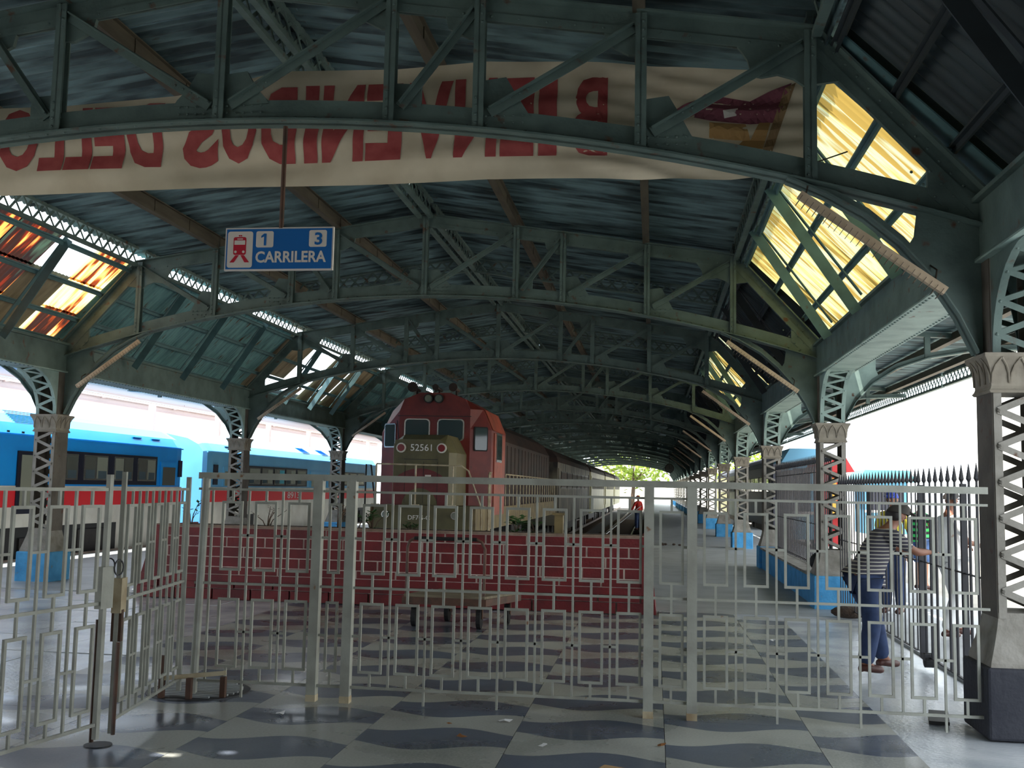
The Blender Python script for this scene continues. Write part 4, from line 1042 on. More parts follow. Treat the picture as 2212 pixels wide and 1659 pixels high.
for x_ in picks:
    MB().box(x_-.008, x_+.008, -.008, .008, 0 if round(x_, 3) in legs else .11, 1.59).build('picket', 'white_rail', fe)
for i in range(len(rects)-1):
    g0, g1 = rects[i][1], rects[i+1][0]; add_ties(fe, g0, g1)
# hinged gate leaves, ajar towards the camera
def leaf(lab, loc, ang, L, n, lock):
    t = thing('gate_leaf', lab, 'gate', loc, ang)
    for z0, z1 in ((1.555, 1.575), (.845, .865), (.10, .12)): MB().box(0, L, -.009, .009, z0, z1).build('rail', 'white_rail', t)
    MB().box(-.016, .016, -.016, .016, .02, 1.66).build('stile', 'white_rail', t); MB().box(L-.014, L+.014, -.014, .014, .03, 1.68).build('stile', 'white_rail', t)
    pt = (L-.05)/n
    for k in range(n):
        a = .05+k*pt+.02; c = a+.165
        add_frame(t, a, c, .93, 1.47); add_frame(t, a, c, .2, .73)
        m0 = MB()
        for p, q in ((1.47, 1.56), (.86, .93), (.73, .85), (.11, .2)): m0.box((a+c)/2-.008, (a+c)/2+.008, -.008, .008, p, q)
        m0.build('stub_bars', 'white_rail', t, kind='stuff')
        if k < n-1:
            x_ = c+(pt-.165)/2; MB().box(x_-.008, x_+.008, -.008, .008, .11, 1.565).build('picket', 'white_rail', t)
            for z in (1.2, .47): MB().box(c, a+pt, -.007, .007, z-.008, z+.008).build('tie_bar', 'white_rail', t)
    return t
ga_ = math.atan2(6.33-7.74, -3.40+3.62)
t = leaf('right hinged leaf of the white gate, swung towards the camera from the corner post', (-3.62, 7.74, .02), ga_, 1.43, 5, True)
MB().box(1.36, 1.46, -.03, .03, .78, 1.0).build('lock_box', 'offwhite', t); MB().box(1.40, 1.44, -.032, .032, .6, .8).build('rusty_hasp', 'trolley', t)
MB().tube([(1.47+.0, .03, .03), (1.47, .03, .6)], .013, 6).build('drop_bolt', 'trolley', t)
gb_ = math.atan2(-.92, -.17)
t = leaf('left hinged leaf of the white gate at the left edge of the frame', (-3.43, 6.20, .02), gb_, 1.45, 5, True)
MB().box(-.06, .05, -.025, .025, .82, 1.08).build('lock_box', 'white_rail', t)
MB().tube([(-.0, -.03, -.0), (-.0, -.03, .75)], .014, 6).build('drop_bolt', 'trolley', t)
m0 = MB()
for c, r, tilt in (((-3.455, 6.30, 1.10), .045, .2), ((-3.38, 6.28, 1.09), .05, 1.2)):
    m0.tube([(c[0]+r*.7*cos(a)*cos(tilt), c[1]+r*.7*cos(a)*sin(tilt), c[2]+r*sin(a)) for a in [2*pi*k/14 for k in range(15)]], .005, 5)
tag(m0.build('wire_ring', 'black_iron'), 'loops of dark wire tying the two white gate leaves together', 'wire')
# gate pivot block and drain grate
t = thing('drain_grate', 'round iron drain grate in the floor beside the gate corner post', 'grate', (-3.55, 7.95, .0))
MB().tube([(0, 0, -.02), (0, 0, .006)], .40, 28).build('rim', 'black_iron', t)
for k in range(10):
    y_ = -.27+k*.06; L = sqrt(max(.01, .34**2-y_*y_)); MB().box(-L, L, y_-.012, y_+.012, .006, .02).build('bar', 'concrete', t)
t = thing('gate_stop', 'rusty angle iron gate stop standing over the drain grate', 'bracket', (-3.5, 7.62, 0))
MB().box(-.22, -.18, -.02, .02, 0, .32).build('leg', 'trolley', t); MB().box(.0, .04, -.02, .02, 0, .16).build('leg', 'trolley', t); MB().box(.22, .26, .1, .14, 0, .16).build('leg', 'trolley', t); MB().beam((-.2, 0, .15), (.26, .12, .19), .03, .03).build('cross_bar', 'offwhite', t)
tag(MB().tube([(0, 0, -.02), (0, 0, .005)], .085, 16).build('floor_socket', 'black', loc=(-3.42, 6.22, 0)), 'dark round bolt hole worn in the floor under the gate leaves', 'hole')
tag(MB().xy([(-.12, -.2), (.02, -.22), (.12, .2), (-.02, .22)], -.02, .004).build('floor_socket', 'black', loc=(2.14, 8.35, 0)), 'dark slot in the floor beside the dark column block', 'hole')

# ------------------------------------------------------------------ black spear fence along the right columns
def spear(mb, x, y, z0=.1, z1=1.74, r=.011):
    mb.tube([(x, y, z0), (x, y, z1)], r, 6); mb.tube([(x, y, z1-.01), (x, y, z1+.035), (x, y, z1+.06), (x, y, z1+.19)], [r*.8, r*.8, .024, .002], 6)
def spear_fence(lab, y0, y1, step, loc=(2.60, 0, 0), posts=(), zr=(.10, 1.0, 1.70), r=.011, h=1.74, name='iron_fence', cat='fence', ang=0, ext=0):
    t = thing(name, lab, cat, (loc[0], y0, 0), ang); L = y1-y0
    for z in zr: MB().box(-.012, .012, 0, L, z-.006, z+.006).build('rail', 'black_iron', t)
    n = int(L/step); pr_ = None
    for k in range(n+1):
        if pr_ is None: m0 = MB(); spear(m0, 0, 0, .1, h, r); pr_ = m0.build('picket', 'black_iron', t); o_ = pr_
        else: o_ = pr_.copy(); COL.objects.link(o_)
        o_.location = (0, k*L/n, 0)
    for p in posts: MB().box(-.024, .024, p-y0-.024, p-y0+.024, .05, h+.02).build('post', 'black_iron', t)
    return t
g = spear_fence('black spear topped sliding gate leaf being pulled by the man in the striped shirt', 8.5, 10.98, .225, (2.62, 0, 0), (9.36, 10.93), r=.013, name='sliding_gate', cat='gate', ang=radians(-1.0))
c = MB().tube([(-.05, 2.15, .07), (.03, 2.15, .07)], .07, 14).build('caster_wheel', 'rubber', g); MB().box(-.06, .0, 2.09, 2.23, .07, .13).build('caster_fork', 'black_iron', c)
spear_fence('black spear topped iron fence between the two nearest right columns', 11.1, 15.45, .17, (2.66, 0, 0), (13.4,), r=.008)
spear_fence('black spear topped iron fence between the second and third right columns', 16.2, 23.3, .17, (2.66, 0, 0), (16.25, 23.2), h=2.1, zr=(.5, 1.15, 2.0))
# low blue walls between columns
def lowwall(y0, y1, lab, h=.42):
    t = thing('low_blue_wall', lab, 'wall'); MB().box(2.36, 2.72, y0, y1, 0, h).build('wall_body', 'blue', t); MB().box(2.32, 2.78, y0, y1, h, h+.04).build('wall_cap', 'skirt', t)
lowwall(rowY(2)+.31, rowY(3)-.31, 'low blue painted wall with a pale cap between the second and third right columns')
lowwall(rowY(8)+.31, rowY(14)-.31, 'far long low blue wall on the right platform')
# things on and behind the low wall
for i, (x_, y_, z_, r_, lab) in enumerate(((2.55, 16.6, .46, .16, 'black bag slumped on the low blue wall cap nearest the column'), (3.05, 17.6, 0, .3, 'large black bag on the pavement behind the low blue wall'))):
    m0 = MB().sphere((0, 0, 0), r_, 14, 8, (1, 1.3, .95)); o = m0.build('bag', 'bag', smooth=True, loc=(x_, y_, z_+r_*.9)); tag(o, lab, 'bag')
    MB().tube([(0, -r_*.6, r_*.7), (0, -r_*.2, r_*1.25), (0, r_*.3, r_*1.2), (0, r_*.7, r_*.6)], .02, 6).build('strap', 'bag', o)
m0 = MB().sphere((0, 0, 0), .17, 12, 7, (1.5, .9, .5)); tag(m0.build('rubble_bag', 'soil', smooth=True, loc=(2.62, 14.55, .08)), 'dark dirty sack lying beside the block of the second right column', 'sack')
m0 = MB()
for k in range(7): m0.sphere((random.uniform(-.35, .45), random.uniform(-.1, .3), .03), random.uniform(.03, .09), 7, 4, (1, 1, .6))
o = m0.build('rubble_pile', 'soil', loc=(.45, 31.6, .01)); tag(o, 'little pile of rubble on the right platform edge', 'rubble'); o['kind'] = 'stuff'

# ------------------------------------------------------------------ banner behind the nearest truss
def lerp_tab(tab, x):
    if x <= tab[0][0]: return tab[0][1]
    for (a, za), (b_, zb_) in zip(tab, tab[1:]):
        if x <= b_: return za+(zb_-za)*(x-a)/(b_-a)
    return tab[-1][1]
TOP = [(-7.2, 5.03), (-6, 5.01), (-5.3, 5.0), (-4.24, 5.06), (-3.8, 5.12), (-3.3, 5.27), (-2.26, 5.25), (-1.44, 5.28), (-.18, 5.20), (.77, 5.12), (1.24, 5.03)]
BOT = [(-7.2, 4.19), (-4.3, 4.20), (-2.84, 4.225), (-1.42, 4.24), (-1.3, 4.235), (.62, 4.205), (1.24, 4.27)]
def clothy(x, z): return 8.42+.016*sin(13*z+1.6*x)+.012*sin(21*z-2.4*x+1)+.02*sin(1.7*x)+.022*max(0, min(1, (x+1.6)/1.5))*sin(38*z+5*x+2*sin(3*x))
bn = thing('welcome_banner', 'long cream cloth banner with red painted capitals seen from behind in reverse', 'banner')
vs = []; fs = []; nx, nz = 150, 22
for i in range(nx+1):
    x = -7.2+8.44*i/nx
    for j in range(nz+1):
        z = lerp_tab(BOT, x)+(lerp_tab(TOP, x)-lerp_tab(BOT, x))*j/nz; vs.append((x, clothy(x, z), z))
for i in range(nx):
    for j in range(nz): fs.append((i*(nz+1)+j, (i+1)*(nz+1)+j, (i+1)*(nz+1)+j+1, i*(nz+1)+j+1))
MB().add(vs, fs).build('cloth', 'cloth', bn, True)
def drape(o, off=.006):
    me = o.data; bm = bmesh.new(); bm.from_mesh(me); bmesh.ops.triangulate(bm, faces=bm.faces)
    for _ in range(4):
        es = [e for e in bm.edges if e.calc_length() > .07]
        if not es: break
        bmesh.ops.subdivide_edges(bm, edges=es, cuts=1); bmesh.ops.triangulate(bm, faces=bm.faces)
    for v in bm.verts: v.co.y = clothy(v.co.x, v.co.z)-off
    bm.to_mesh(me); bm.free()
def px2x(p): return -.41-(1310-p)*.004077
LT = [('B', 1238, 1312, 4.43, 5.11), ('I', 1170, 1208, 4.43, 5.12), ('E', 1090, 1160, 4.43, 5.12), ('N', 992, 1082, 4.43, 5.13), ('V', 892, 988, 4.43, 5.12), ('E', 800, 878, 4.43, 5.12), ('N', 704, 795, 4.43, 5.12), ('I', 664, 694, 4.43, 5.12), ('D', 566, 645, 4.43, 5.11), ('O', 480, 556, 4.44, 5.03), ('S', 392, 474, 4.40, 5.0),
      ('D', 264, 346, 4.41, 5.0), ('E', 184, 258, 4.40, 4.97), ('L', 118, 180, 4.40, 4.97), ('L', 55, 114, 4.40, 4.96), ('O', -44, 50, 4.41, 4.98), ('S', -140, -60, 4.41, 4.98)]
for ch, p0, p1, z0, z1 in LT:
    xa_, xb_ = px2x(p0), px2x(p1)
    mt = Matrix.Translation(((xa_+xb_)/2, 8.4, (z0+z1)/2)) @ FRONT @ Matrix.Diagonal((-1, 1, 1, 1))
    o = text_obj('letter', ch, 1, 'redprint', bn, mt, extrude=0, offset=.02 if ch == 'B' else .045, fit=(xb_-xa_, z1-z0)); drape(o)
def P2(px, py): return (px2x(px)+.0, 5.12-(py-150)*.0039)
for m_, pts, off in (('purple', [(1437, 236), (1510, 196), (1600, 212), (1682, 178), (1652, 262), (1600, 266), (1520, 257)], .005), ('gold', [(1518, 262), (1590, 266), (1600, 300), (1618, 262), (1640, 262), (1618, 342), (1560, 332), (1585, 300), (1518, 292)], .007), ('brownprint', [(1668, 190), (1690, 178), (1640, 335), (1620, 338)], .009), ('signwhite', [(1545, 236), (1575, 232), (1572, 248), (1548, 252)], .010)):
    o = MB().add([(P2(*p)[0], 8.4, P2(*p)[1]) for p in pts], [tuple(range(len(pts)))]).build('emblem_print', m_, bn); drape(o, off)
o = text_obj('lettering', 'CON', 1, 'redprint', bn, Matrix.Translation((P2(1540, 320)[0], 8.4, P2(1540, 318)[1])) @ FRONT @ Matrix.Diagonal((-1, 1, 1, 1)), extrude=0, fit=(.17, .055)); drape(o, .011)
MB().tube([(1.2, 8.43, 5.03), (1.5, 8.3, 5.12)], .006, 5).build('tie_cord', 'wirecol', bn); MB().tube([(1.2, 8.43, 4.3), (1.5, 8.2, 4.34)], .006, 5).build('tie_cord', 'wirecol', bn)

# ------------------------------------------------------------------ hanging platform sign
sg = thing('platform_sign', 'blue hanging sign reading CARRILERA with numbers 1 and 3 and a red train symbol', 'sign', (0, 7.86, 0))
SX0, SX1, SZ0, SZ1 = -3.465, -2.555, 3.352, 3.705
def S(px, py): return (SX0+(px-502)/231*(SX1-SX0), SZ1-(py-503)/90*(SZ1-SZ0))
MB().box(SX0, SX1, -.012, .012, SZ0, SZ1).build('board', 'signwhite', sg)
MB().box(SX0+.012, SX1-.012, -.016, -.011, SZ0+.012, SZ1-.012).build('blue_face', 'signblue', sg)
MB().tube([(-3.0, 0, 3.70), (-3.0, 0, 4.55)], .02, 8).build('pole', 'trolley', sg)
def rrect(x0, x1, z0, z1, r, y0, y1, m_, nm):
    pts = []
    for cx_, cz_, a0 in ((x1-r, z1-r, 0), (x0+r, z1-r, 90), (x0+r, z0+r, 180), (x1-r, z0+r, 270)):
        for k in range(4): a = radians(a0+k*30); pts.append((cx_+r*cos(a), cz_+r*sin(a)))
    return MB().xz(pts, y0, y1).build(nm, m_, sg)
def sb(p0, p1, r, y0, y1, m_, nm):
    a, c = S(*p0), S(*p1); return rrect(a[0], c[0], c[1], a[1], r, y0, y1, m_, nm)
sb((508, 511), (562, 587), .02, -.019, -.015, 'signwhite', 'symbol_panel')
sb((569, 511), (606, 545), .015, -.019, -.015, 'signwhite', 'number_panel'); sb((682, 510), (719, 545), .015, -.019, -.015, 'signwhite', 'number_panel')
sb((521, 523), (548, 560), .014, -.022, -.0185, 'signred', 'train_symbol'); sb((523, 530), (546, 539), .003, -.024, -.0215, 'signwhite', 'symbol_window'); sb((529, 526), (541, 528), .001, -.024, -.0215, 'signwhite', 'symbol_window')
for px in (533, 537): MB().tube([(S(px, 520)[0], -.019, S(px, 520)[1]), (S(px, 520)[0], -.023, S(px, 520)[1])], .006, 8).build('symbol_dot', 'signred', sg)
for px in (526, 543): MB().tube([(S(px, 554)[0], -.0215, S(px, 554)[1]), (S(px, 554)[0], -.024, S(px, 554)[1])], .011, 10).build('symbol_lamp', 'signwhite', sg)
for a in ([(526, 561), (533, 561), (523, 576), (514, 576)], [(537, 561), (544, 561), (556, 576), (546, 576)]): MB().xz([S(*p) for p in a], -.022, -.0185).build('symbol_track', 'signred', sg)
def st(s_, c0, w_, h_, m_, y_): c = S(*c0); text_obj('lettering', s_, 1, m_, sg, Matrix.Translation((c[0], y_, c[1])) @ FRONT, extrude=.001, offset=.025, fit=(w_, h_))
k_ = (SX1-SX0)/231
MB().xz([S(*p) for p in ((586, 516), (591, 516), (591, 541), (586, 541), (586, 522), (580, 525), (580, 521))], -.0215, -.0185).build('numeral', 'signblue', sg)
st('3', (702, 528), 16*k_, 26*k_, 'signblue', -.0205)
st('CARRILERA', (644, 565), 150*k_, 24*k_, 'signwhite', -.0175)

# clock
t = thing('platform_clock', 'small round hanging clock above the right platform far away', 'clock', (.94, rowY(8), 2.98))
MB().tube([(0, -.05, 0), (0, .05, 0)], .28, 24).build('case', 'wheel_steel', t); MB().tube([(0, -.055, 0), (0, -.052, 0)], .24, 24).build('dial', 'glass_grey', t)
MB().box(-.012, .012, -.062, -.056, -.02, .18).build('hand', 'black', t); MB().box(-.02, .13, -.062, -.056, -.012, .012).build('hand', 'black', t)
MB().tube([(0, 0, .28), (0, 0, 1.12)], .015, 6).build('pole', 'wheel_steel', t)

# ------------------------------------------------------------------ people
def skin_mesh(nodes, edges, root, sub=1):
    keys = [root]+[k for k in nodes if k != root]; idx = {k: i for i, k in enumerate(keys)}
    me = bpy.data.meshes.new('sk'); me.from_pydata([nodes[k][0] for k in keys], [(idx[a], idx[b_]) for a, b_ in edges], [])
    o = bpy.data.objects.new('sk', me); COL.objects.link(o)
    md = o.modifiers.new('s', 'SKIN'); md.use_smooth_shade = True; md.branch_smoothing = .3
    for k, i in idx.items():
        v = me.skin_vertices[0].data[i]; r = nodes[k][1]; v.radius = r if isinstance(r, tuple) else (r, r); v.use_root = (i == 0)
    if sub: o.modifiers.new('ss', 'SUBSURF').levels = sub
    bpy.context.view_layer.update()
    out = bpy.data.meshes.new_from_object(o.evaluated_get(bpy.context.evaluated_depsgraph_get()))
    bpy.data.objects.remove(o); bpy.data.meshes.remove(me)
    return out
def finish(me, name, m, parent, **kw):
    me.materials.clear(); me.materials.append(M[m]); me.name = name
    for p in me.polygons: p.use_smooth = True
    return link(name, me, parent, **kw)
def person(label, loc, rz, J, skin='skin', top='redcloth', legs='jeans', shoes='shoe', hat=None, h=1.0, sleeves=.75, shorts=False, hair='hair', long_sleeve=False, group=None):
    """local frame: faces +Y, x to the person's right"""
    t = thing('person', label, 'person', loc, rz, group)
    D = dict(pel=(0, 0, .93), bel=(0, .01, 1.06), che=(0, .01, 1.26), nb=(0, -.01, 1.42), nk=(0, .0, 1.50), hd=(0, .025, 1.62),
             shL=(-.17, 0, 1.39), elL=(-.24, -.02, 1.12), wrL=(-.25, .1, .88), shR=(.17, 0, 1.39), elR=(.24, -.02, 1.12), wrR=(.25, .1, .88),
             hiL=(-.085, 0, .90), knL=(-.095, .02, .49), anL=(-.10, 0, .09), hiR=(.085, 0, .90), knR=(.095, .02, .49), anR=(.10, 0, .09), face=(0, 1, 0), fL=(0, 1, 0), fR=(0, 1, 0))
    D.update(J); V = {k: Vector(v) for k, v in D.items()}
    def fwd(k): v = V[k].copy(); v.z = 0 if k != 'face' else v.z; return v.normalized()
    N = {'pel': (V['pel'], .12), 'bel': (V['bel'], .105), 'che': (V['che'], .12), 'nb': (V['nb'], .075), 'nk': (V['nk'], .05)}
    E_ = [('pel', 'bel'), ('bel', 'che'), ('che', 'nb'), ('nb', 'nk')]
    F = fwd('face'); hd = V['hd']; hu = (hd-V['nk']).normalized()
    N['h1'] = (hd-hu*.045+F*.012, (.060, .066)); N['h2'] = (hd+hu*.02, (.076, .088)); N['h3'] = (hd+hu*.085-F*.006, (.062, .074))
    E_ += [('nk', 'h1'), ('h1', 'h2'), ('h2', 'h3')]
    for s in 'LR':
        N['sh'+s] = (V['sh'+s], .058); N['el'+s] = (V['el'+s], .038); N['wr'+s] = (V['wr'+s], .026)
        N['ua'+s] = (V['sh'+s].lerp(V['el'+s], .4), .046); N['fa'+s] = (V['el'+s].lerp(V['wr'+s], .35), .038)
        E_ += [('nb', 'sh'+s), ('sh'+s, 'ua'+s), ('ua'+s, 'el'+s), ('el'+s, 'fa'+s), ('fa'+s, 'wr'+s)]
        d = (V['wr'+s]-V['el'+s]).normalized(); side = d.cross(Vector((0, 0, 1)))
        side = side.normalized() if side.length > .2 else Vector((1, 0, 0)); nrm = side.cross(d).normalized()
        pm = V['wr'+s]+d*.05; N['pm'+s] = (pm, (.030, .020)); E_.append(('wr'+s, 'pm'+s))
        for k in range(4):
            b0 = pm+side*(k-1.5)*.019+d*.035; L = (.036, .042, .040, .030)[k]; b1 = b0+d*L*.8-nrm*L*.35; b2 = b1+d*L*.25-nrm*L*.6
            for nm, p_, r_ in (('a', b0, .0095), ('b', b1, .0088), ('c', b2, .0078)): N['f%d%s%s' % (k, nm, s)] = (p_, r_)
            E_ += [('pm'+s, 'f%da%s' % (k, s)), ('f%da%s' % (k, s), 'f%db%s' % (k, s)), ('f%db%s' % (k, s), 'f%dc%s' % (k, s))]
        sgn = 1 if s == 'L' else -1
        t0 = V['wr'+s]+d*.025+side*sgn*.03-nrm*.008; N['ta'+s] = (t0, .011); N['tb'+s] = (t0+d*.035+side*sgn*.016-nrm*.014, .0095); E_ += [('wr'+s, 'ta'+s), ('ta'+s, 'tb'+s)]
        N['hi'+s] = (V['hi'+s], .088); N['kn'+s] = (V['kn'+s], .055); N['an'+s] = (V['an'+s], .038); N['th'+s] = (V['hi'+s].lerp(V['kn'+s], .45), .075); N['ca'+s] = (V['kn'+s].lerp(V['an'+s], .3), .052)
        ft = fwd('f'+s); N['hl'+s] = (V['an'+s]-ft*.03+Vector((0, 0, -.045)), .030); N['to'+s] = (V['an'+s]+ft*.14+Vector((0, 0, -.06)), (.038, .022))
        E_ += [('pel', 'hi'+s), ('hi'+s, 'th'+s), ('th'+s, 'kn'+s), ('kn'+s, 'ca'+s), ('ca'+s, 'an'+s), ('an'+s, 'hl'+s), ('an'+s, 'to'+s)]
    body = finish(skin_mesh(N, E_, 'pel', 1), 'body', skin, t)
    # face details
    R_ = F.cross(hu).normalized(); up = hu
    fa = MB()
    c = hd+F*.084
    nose = MB().add([c+up*.022+F*-.004, c-up*.018+R_*.014, c-up*.018-R_*.014, c-up*.014+F*.022], [(0, 1, 3), (0, 3, 2), (1, 2, 3), (0, 2, 1)]).build('nose', skin, t)
    for s in (-1, 1):
        MB().sphere(tuple(hd+F*.078+R_*s*.030+up*.024), .011, 8, 6).build('eye', 'black', t)
        e = hd+R_*s*.078-F*.005; MB().sphere(tuple(e), .026, 8, 6, (.4+.6*abs(F.x), .4+.6*abs(F.y), 1.1)).build('ear', skin, t)
    MB().beam(hd+F*.082-R_*.022-up*.040, hd+F*.082+R_*.022-up*.040, .008, .008).build('mouth', 'pink', t)
    # hair / cap
    hm = MB(); n, m_ = 14, 6; vs = []; fs = []
    for j in range(m_+1):
        th = 1.62*j/m_
        for k in range(n):
            a = 2*pi*k/n; front = cos(a); drop = th*(1.0-.30*max(0, front)) if not hat else th*(.97)
            rr_ = .093 if not hat else .098
            vs.append(hd+up*.022-F*.008+(F*cos(a)*1.12+R_*sin(a))*rr_*sin(drop)+up*rr_*1.12*cos(drop))
    for j in range(m_):
        for k in range(n): fs.append((j*n+k, (j+1)*n+k, (j+1)*n+(k+1) % n, j*n+(k+1) % n))
    hm.add(vs, fs).build('cap' if hat else 'hair', hat or hair, t, True)
    if hat:
        b_ = []
        for k in range(9): a = -1.1+2.2*k/8; b_.append(hd+up*.05+F*(.08+.085*cos(a))+R_*.075*sin(a)-up*.008)
        b_ += [hd+up*.055+F*.06-R_*.07+up*.004, hd+up*.055+F*.06+R_*.07+up*.004][::-1]
        b2 = [p+up*.008 for p in b_]; n = len(b_)
        MB().add(b_+b2, [tuple(range(n)), tuple(reversed(range(n, 2*n)))]+[(i, (i+1) % n, n+(i+1) % n, n+i) for i in range(n)]).build('cap_peak', hat, t)
        # hair fringe below the cap
        MB().sphere(tuple(hd-F*.03+up*.0), .084, 12, 8, (1, 1, .9)).build('hair', hair, t, True)
    # shirt
    T = {'a': (V['pel']+Vector((0, .01, .02)), .150), 'b': (V['bel'], .160), 'c': (V['che'], .165), 'd': (V['nb']-Vector((0, 0, .02)), .088)}
    TE = [('a', 'b'), ('b', 'c'), ('c', 'd')]
    for s in 'LR':
        q = 1.0 if long_sleeve else sleeves
        T['s'+s] = (V['sh'+s], .074); T['u'+s] = (V['sh'+s].lerp(V['el'+s], .45), .066); T['e'+s] = (V['sh'+s].lerp(V['el'+s], max(q, .5)), .058); TE += [('d', 's'+s), ('s'+s, 'u'+s), ('u'+s, 'e'+s)]
        if long_sleeve: T['f'+s] = (V['el'+s].lerp(V['wr'+s], .85), .042); TE.append(('e'+s, 'f'+s))
    finish(skin_mesh(T, TE, 'b', 1), 'shirt', top, t)
    T = {'p': (V['pel']+Vector((0, 0, .03)), .122)}; TE = []
    for s in 'LR':
        kq = V['kn'+s]; T['h'+s] = (V['hi'+s]+Vector((0, 0, -.02)), .118); T['t'+s] = (V['hi'+s].lerp(kq, .5), .108); T['k'+s] = (kq, .092); TE += [('p', 'h'+s), ('h'+s, 't'+s), ('t'+s, 'k'+s)]
        if not shorts: T['c'+s] = (kq.lerp(V['an'+s], .5), .088); T['n'+s] = (V['an'+s]+Vector((0, 0, -.012)), .078); TE += [('k'+s, 'c'+s), ('c'+s, 'n'+s)]
    finish(skin_mesh(T, TE, 'p', 1), 'shorts' if shorts else 'trousers', legs, t)
    for s in 'LR':
        a = V['an'+s]; ft = fwd('f'+s)
        T = {'h': (a-ft*.07+Vector((0, 0, -.045)), (.05, .046)), 'm': (a+ft*.06+Vector((0, 0, -.045)), (.056, .05)), 't': (a+ft*.18+Vector((0, 0, -.052)), (.052, .038)), 'c': (a+Vector((0, 0, -.01)), .052)}
        finish(skin_mesh(T, [('h', 'm'), ('m', 't'), ('m', 'c')], 'm', 1), 'shoe', shoes, t)
    t.scale = (h, h, h)
    return t
# man in the striped polo leaning and pulling the gate (faces right, towards the railings)
person('man in a grey striped polo shirt, jeans and dark cap pulling the black gate', (2.02, 10.25, 0), radians(-74),
       dict(pel=(0, -.06, .86), bel=(0, .0, 1.0), che=(0, .10, 1.17), nb=(0, .19, 1.30), nk=(0, .23, 1.36), hd=(0, .30, 1.46), face=(0, 1, -.25),
            shL=(-.17, .17, 1.27), elL=(-.16, .38, 1.14), wrL=(-.06, .56, 1.13), shR=(.17, .17, 1.27), elR=(.19, .38, 1.12), wrR=(.10, .56, 1.12),
            hiL=(-.09, -.06, .84), knL=(-.13, .12, .47), anL=(-.14, .20, .10), hiR=(.09, -.06, .84), knR=(.10, -.02, .46), anR=(.10, -.10, .09), fL=(-.1, 1, 0), fR=(.1, 1, 0)),
       top='stripes', hat='capdark', sleeves=.8)
person('man in white short sleeved clothes seen from behind the railings', (3.50, 13.0, 0), radians(-70),
       dict(elR=(.24, .05, 1.14), wrR=(.18, .28, 1.10), elL=(-.24, .05, 1.14), wrL=(-.15, .28, 1.08), anL=(-.1, .16, .09), knL=(-.1, .14, .49), anR=(.1, -.14, .09), knR=(.1, .02, .49)),
       top='whitecloth', legs='whitecloth', h=.985)
person('woman in a green and black striped top and denim shorts on the sunlit pavement', (4.70, 19.3, 0), radians(-60),
       dict(elR=(.22, .06, 1.14), wrR=(.12, .24, 1.14), elL=(-.22, .06, 1.14), wrL=(-.12, .24, 1.10)), skin='skin_light', top='greenstripes', legs='jeans_light', shorts=True, sleeves=.3, h=.93)
person('person in a blue cap and yellow shirt behind the dense railings', (3.35, 15.3, 0), radians(150), {}, top='yellowcloth', legs='jeans', hat='capblue', h=.98)
person('worker in a red shirt and cap standing at the pit edge down the hall', (-.62, 43.5, 0), radians(40), dict(elL=(-.32, .02, 1.12), wrL=(-.42, .08, .9)), top='redcloth', hat='redcloth', long_sleeve=True, h=.82)
person('crouching worker in a yellow vest in the dark track pit', (-2.35, 28.5, -.95), radians(-30), dict(pel=(0, -.1, .62), bel=(0, 0, .74), che=(0, .12, .92), nb=(0, .2, 1.04), nk=(0, .24, 1.1), hd=(0, .30, 1.2), shL=(-.17, .16, 1.02), elL=(-.2, .3, .82), wrL=(-.15, .45, .7), shR=(.17, .16, 1.02), elR=(.2, .3, .82), wrR=(.15, .45, .7), hiL=(-.09, -.1, .6), knL=(-.14, .25, .5), anL=(-.12, .05, .1), hiR=(.09, -.1, .6), knR=(.14, .25, .5), anR=(.12, .05, .1)), top='yellowcloth', legs='jeans', h=1.0)
tag(MB().tube([(-.5, 43.3, 1.0), (-2.0, 34, -.2)], .02, 6).build('long_pole', 'chrome'), 'long pale pole slanting from the red shirted worker into the pit', 'pole')

# ------------------------------------------------------------------ litter on the floor
def litter(x, y, s, m_, lab, seed):
    rnd = random.Random(seed); pts = [(cos(a)*s*rnd.uniform(.5, 1), sin(a)*s*.6*rnd.uniform(.5, 1)) for a in [2*pi*k/8 for k in range(8)]]
    vs = [(a, c_, .004+abs(rnd.gauss(0, s*.22))) for a, c_ in pts]+[(0, 0, .01+s*.2)]
    o = MB().add(vs, [(k, (k+1) % 8, 8) for k in range(8)]).build('litter' if m_ == 'paper' else 'dead_leaf', m_, loc=(x, y, 0.002)); tag(o, lab, 'litter' if m_ == 'paper' else 'leaf')
for a in ((-2.63, 7.28, .05, 'paper', 'crumpled white paper on the floor left of the first paired fence posts', 1), (-1.03, 7.42, .06, 'paper', 'torn strip of white paper lying just before the fence in mid frame', 2), (-.69, 6.78, .045, 'paper', 'little crumpled white paper near the bottom of the frame', 3), (1.33, 12.0, .07, 'paper', 'white paper scrap on the floor beyond the fence', 4),
          (-1.24, 6.9, .045, 'dryleaf', 'curled brown leaf on the terrazzo left of centre bottom', 5), (-1.4, 7.25, .03, 'dryleaf', 'tiny yellow leaf just before the fence', 6), (.06, 6.95, .05, 'dryleaf', 'flat brown leaf on the strip joint below the paired posts', 7), (-.05, 10.6, .05, 'dryleaf', 'dark leaf on a wavy band beyond the fence', 8)): litter(*a)
o = MB().xy([(-.17, -.13), (.08, -.16), (.19, .02), (.02, .07), (-.13, .13), (-.17, .02)], .0, .008).build('cardboard_scrap', 'cardboard', loc=(-.15, 6.27, .002)); tag(o, 'torn piece of brown cardboard on the floor at the bottom edge', 'cardboard')

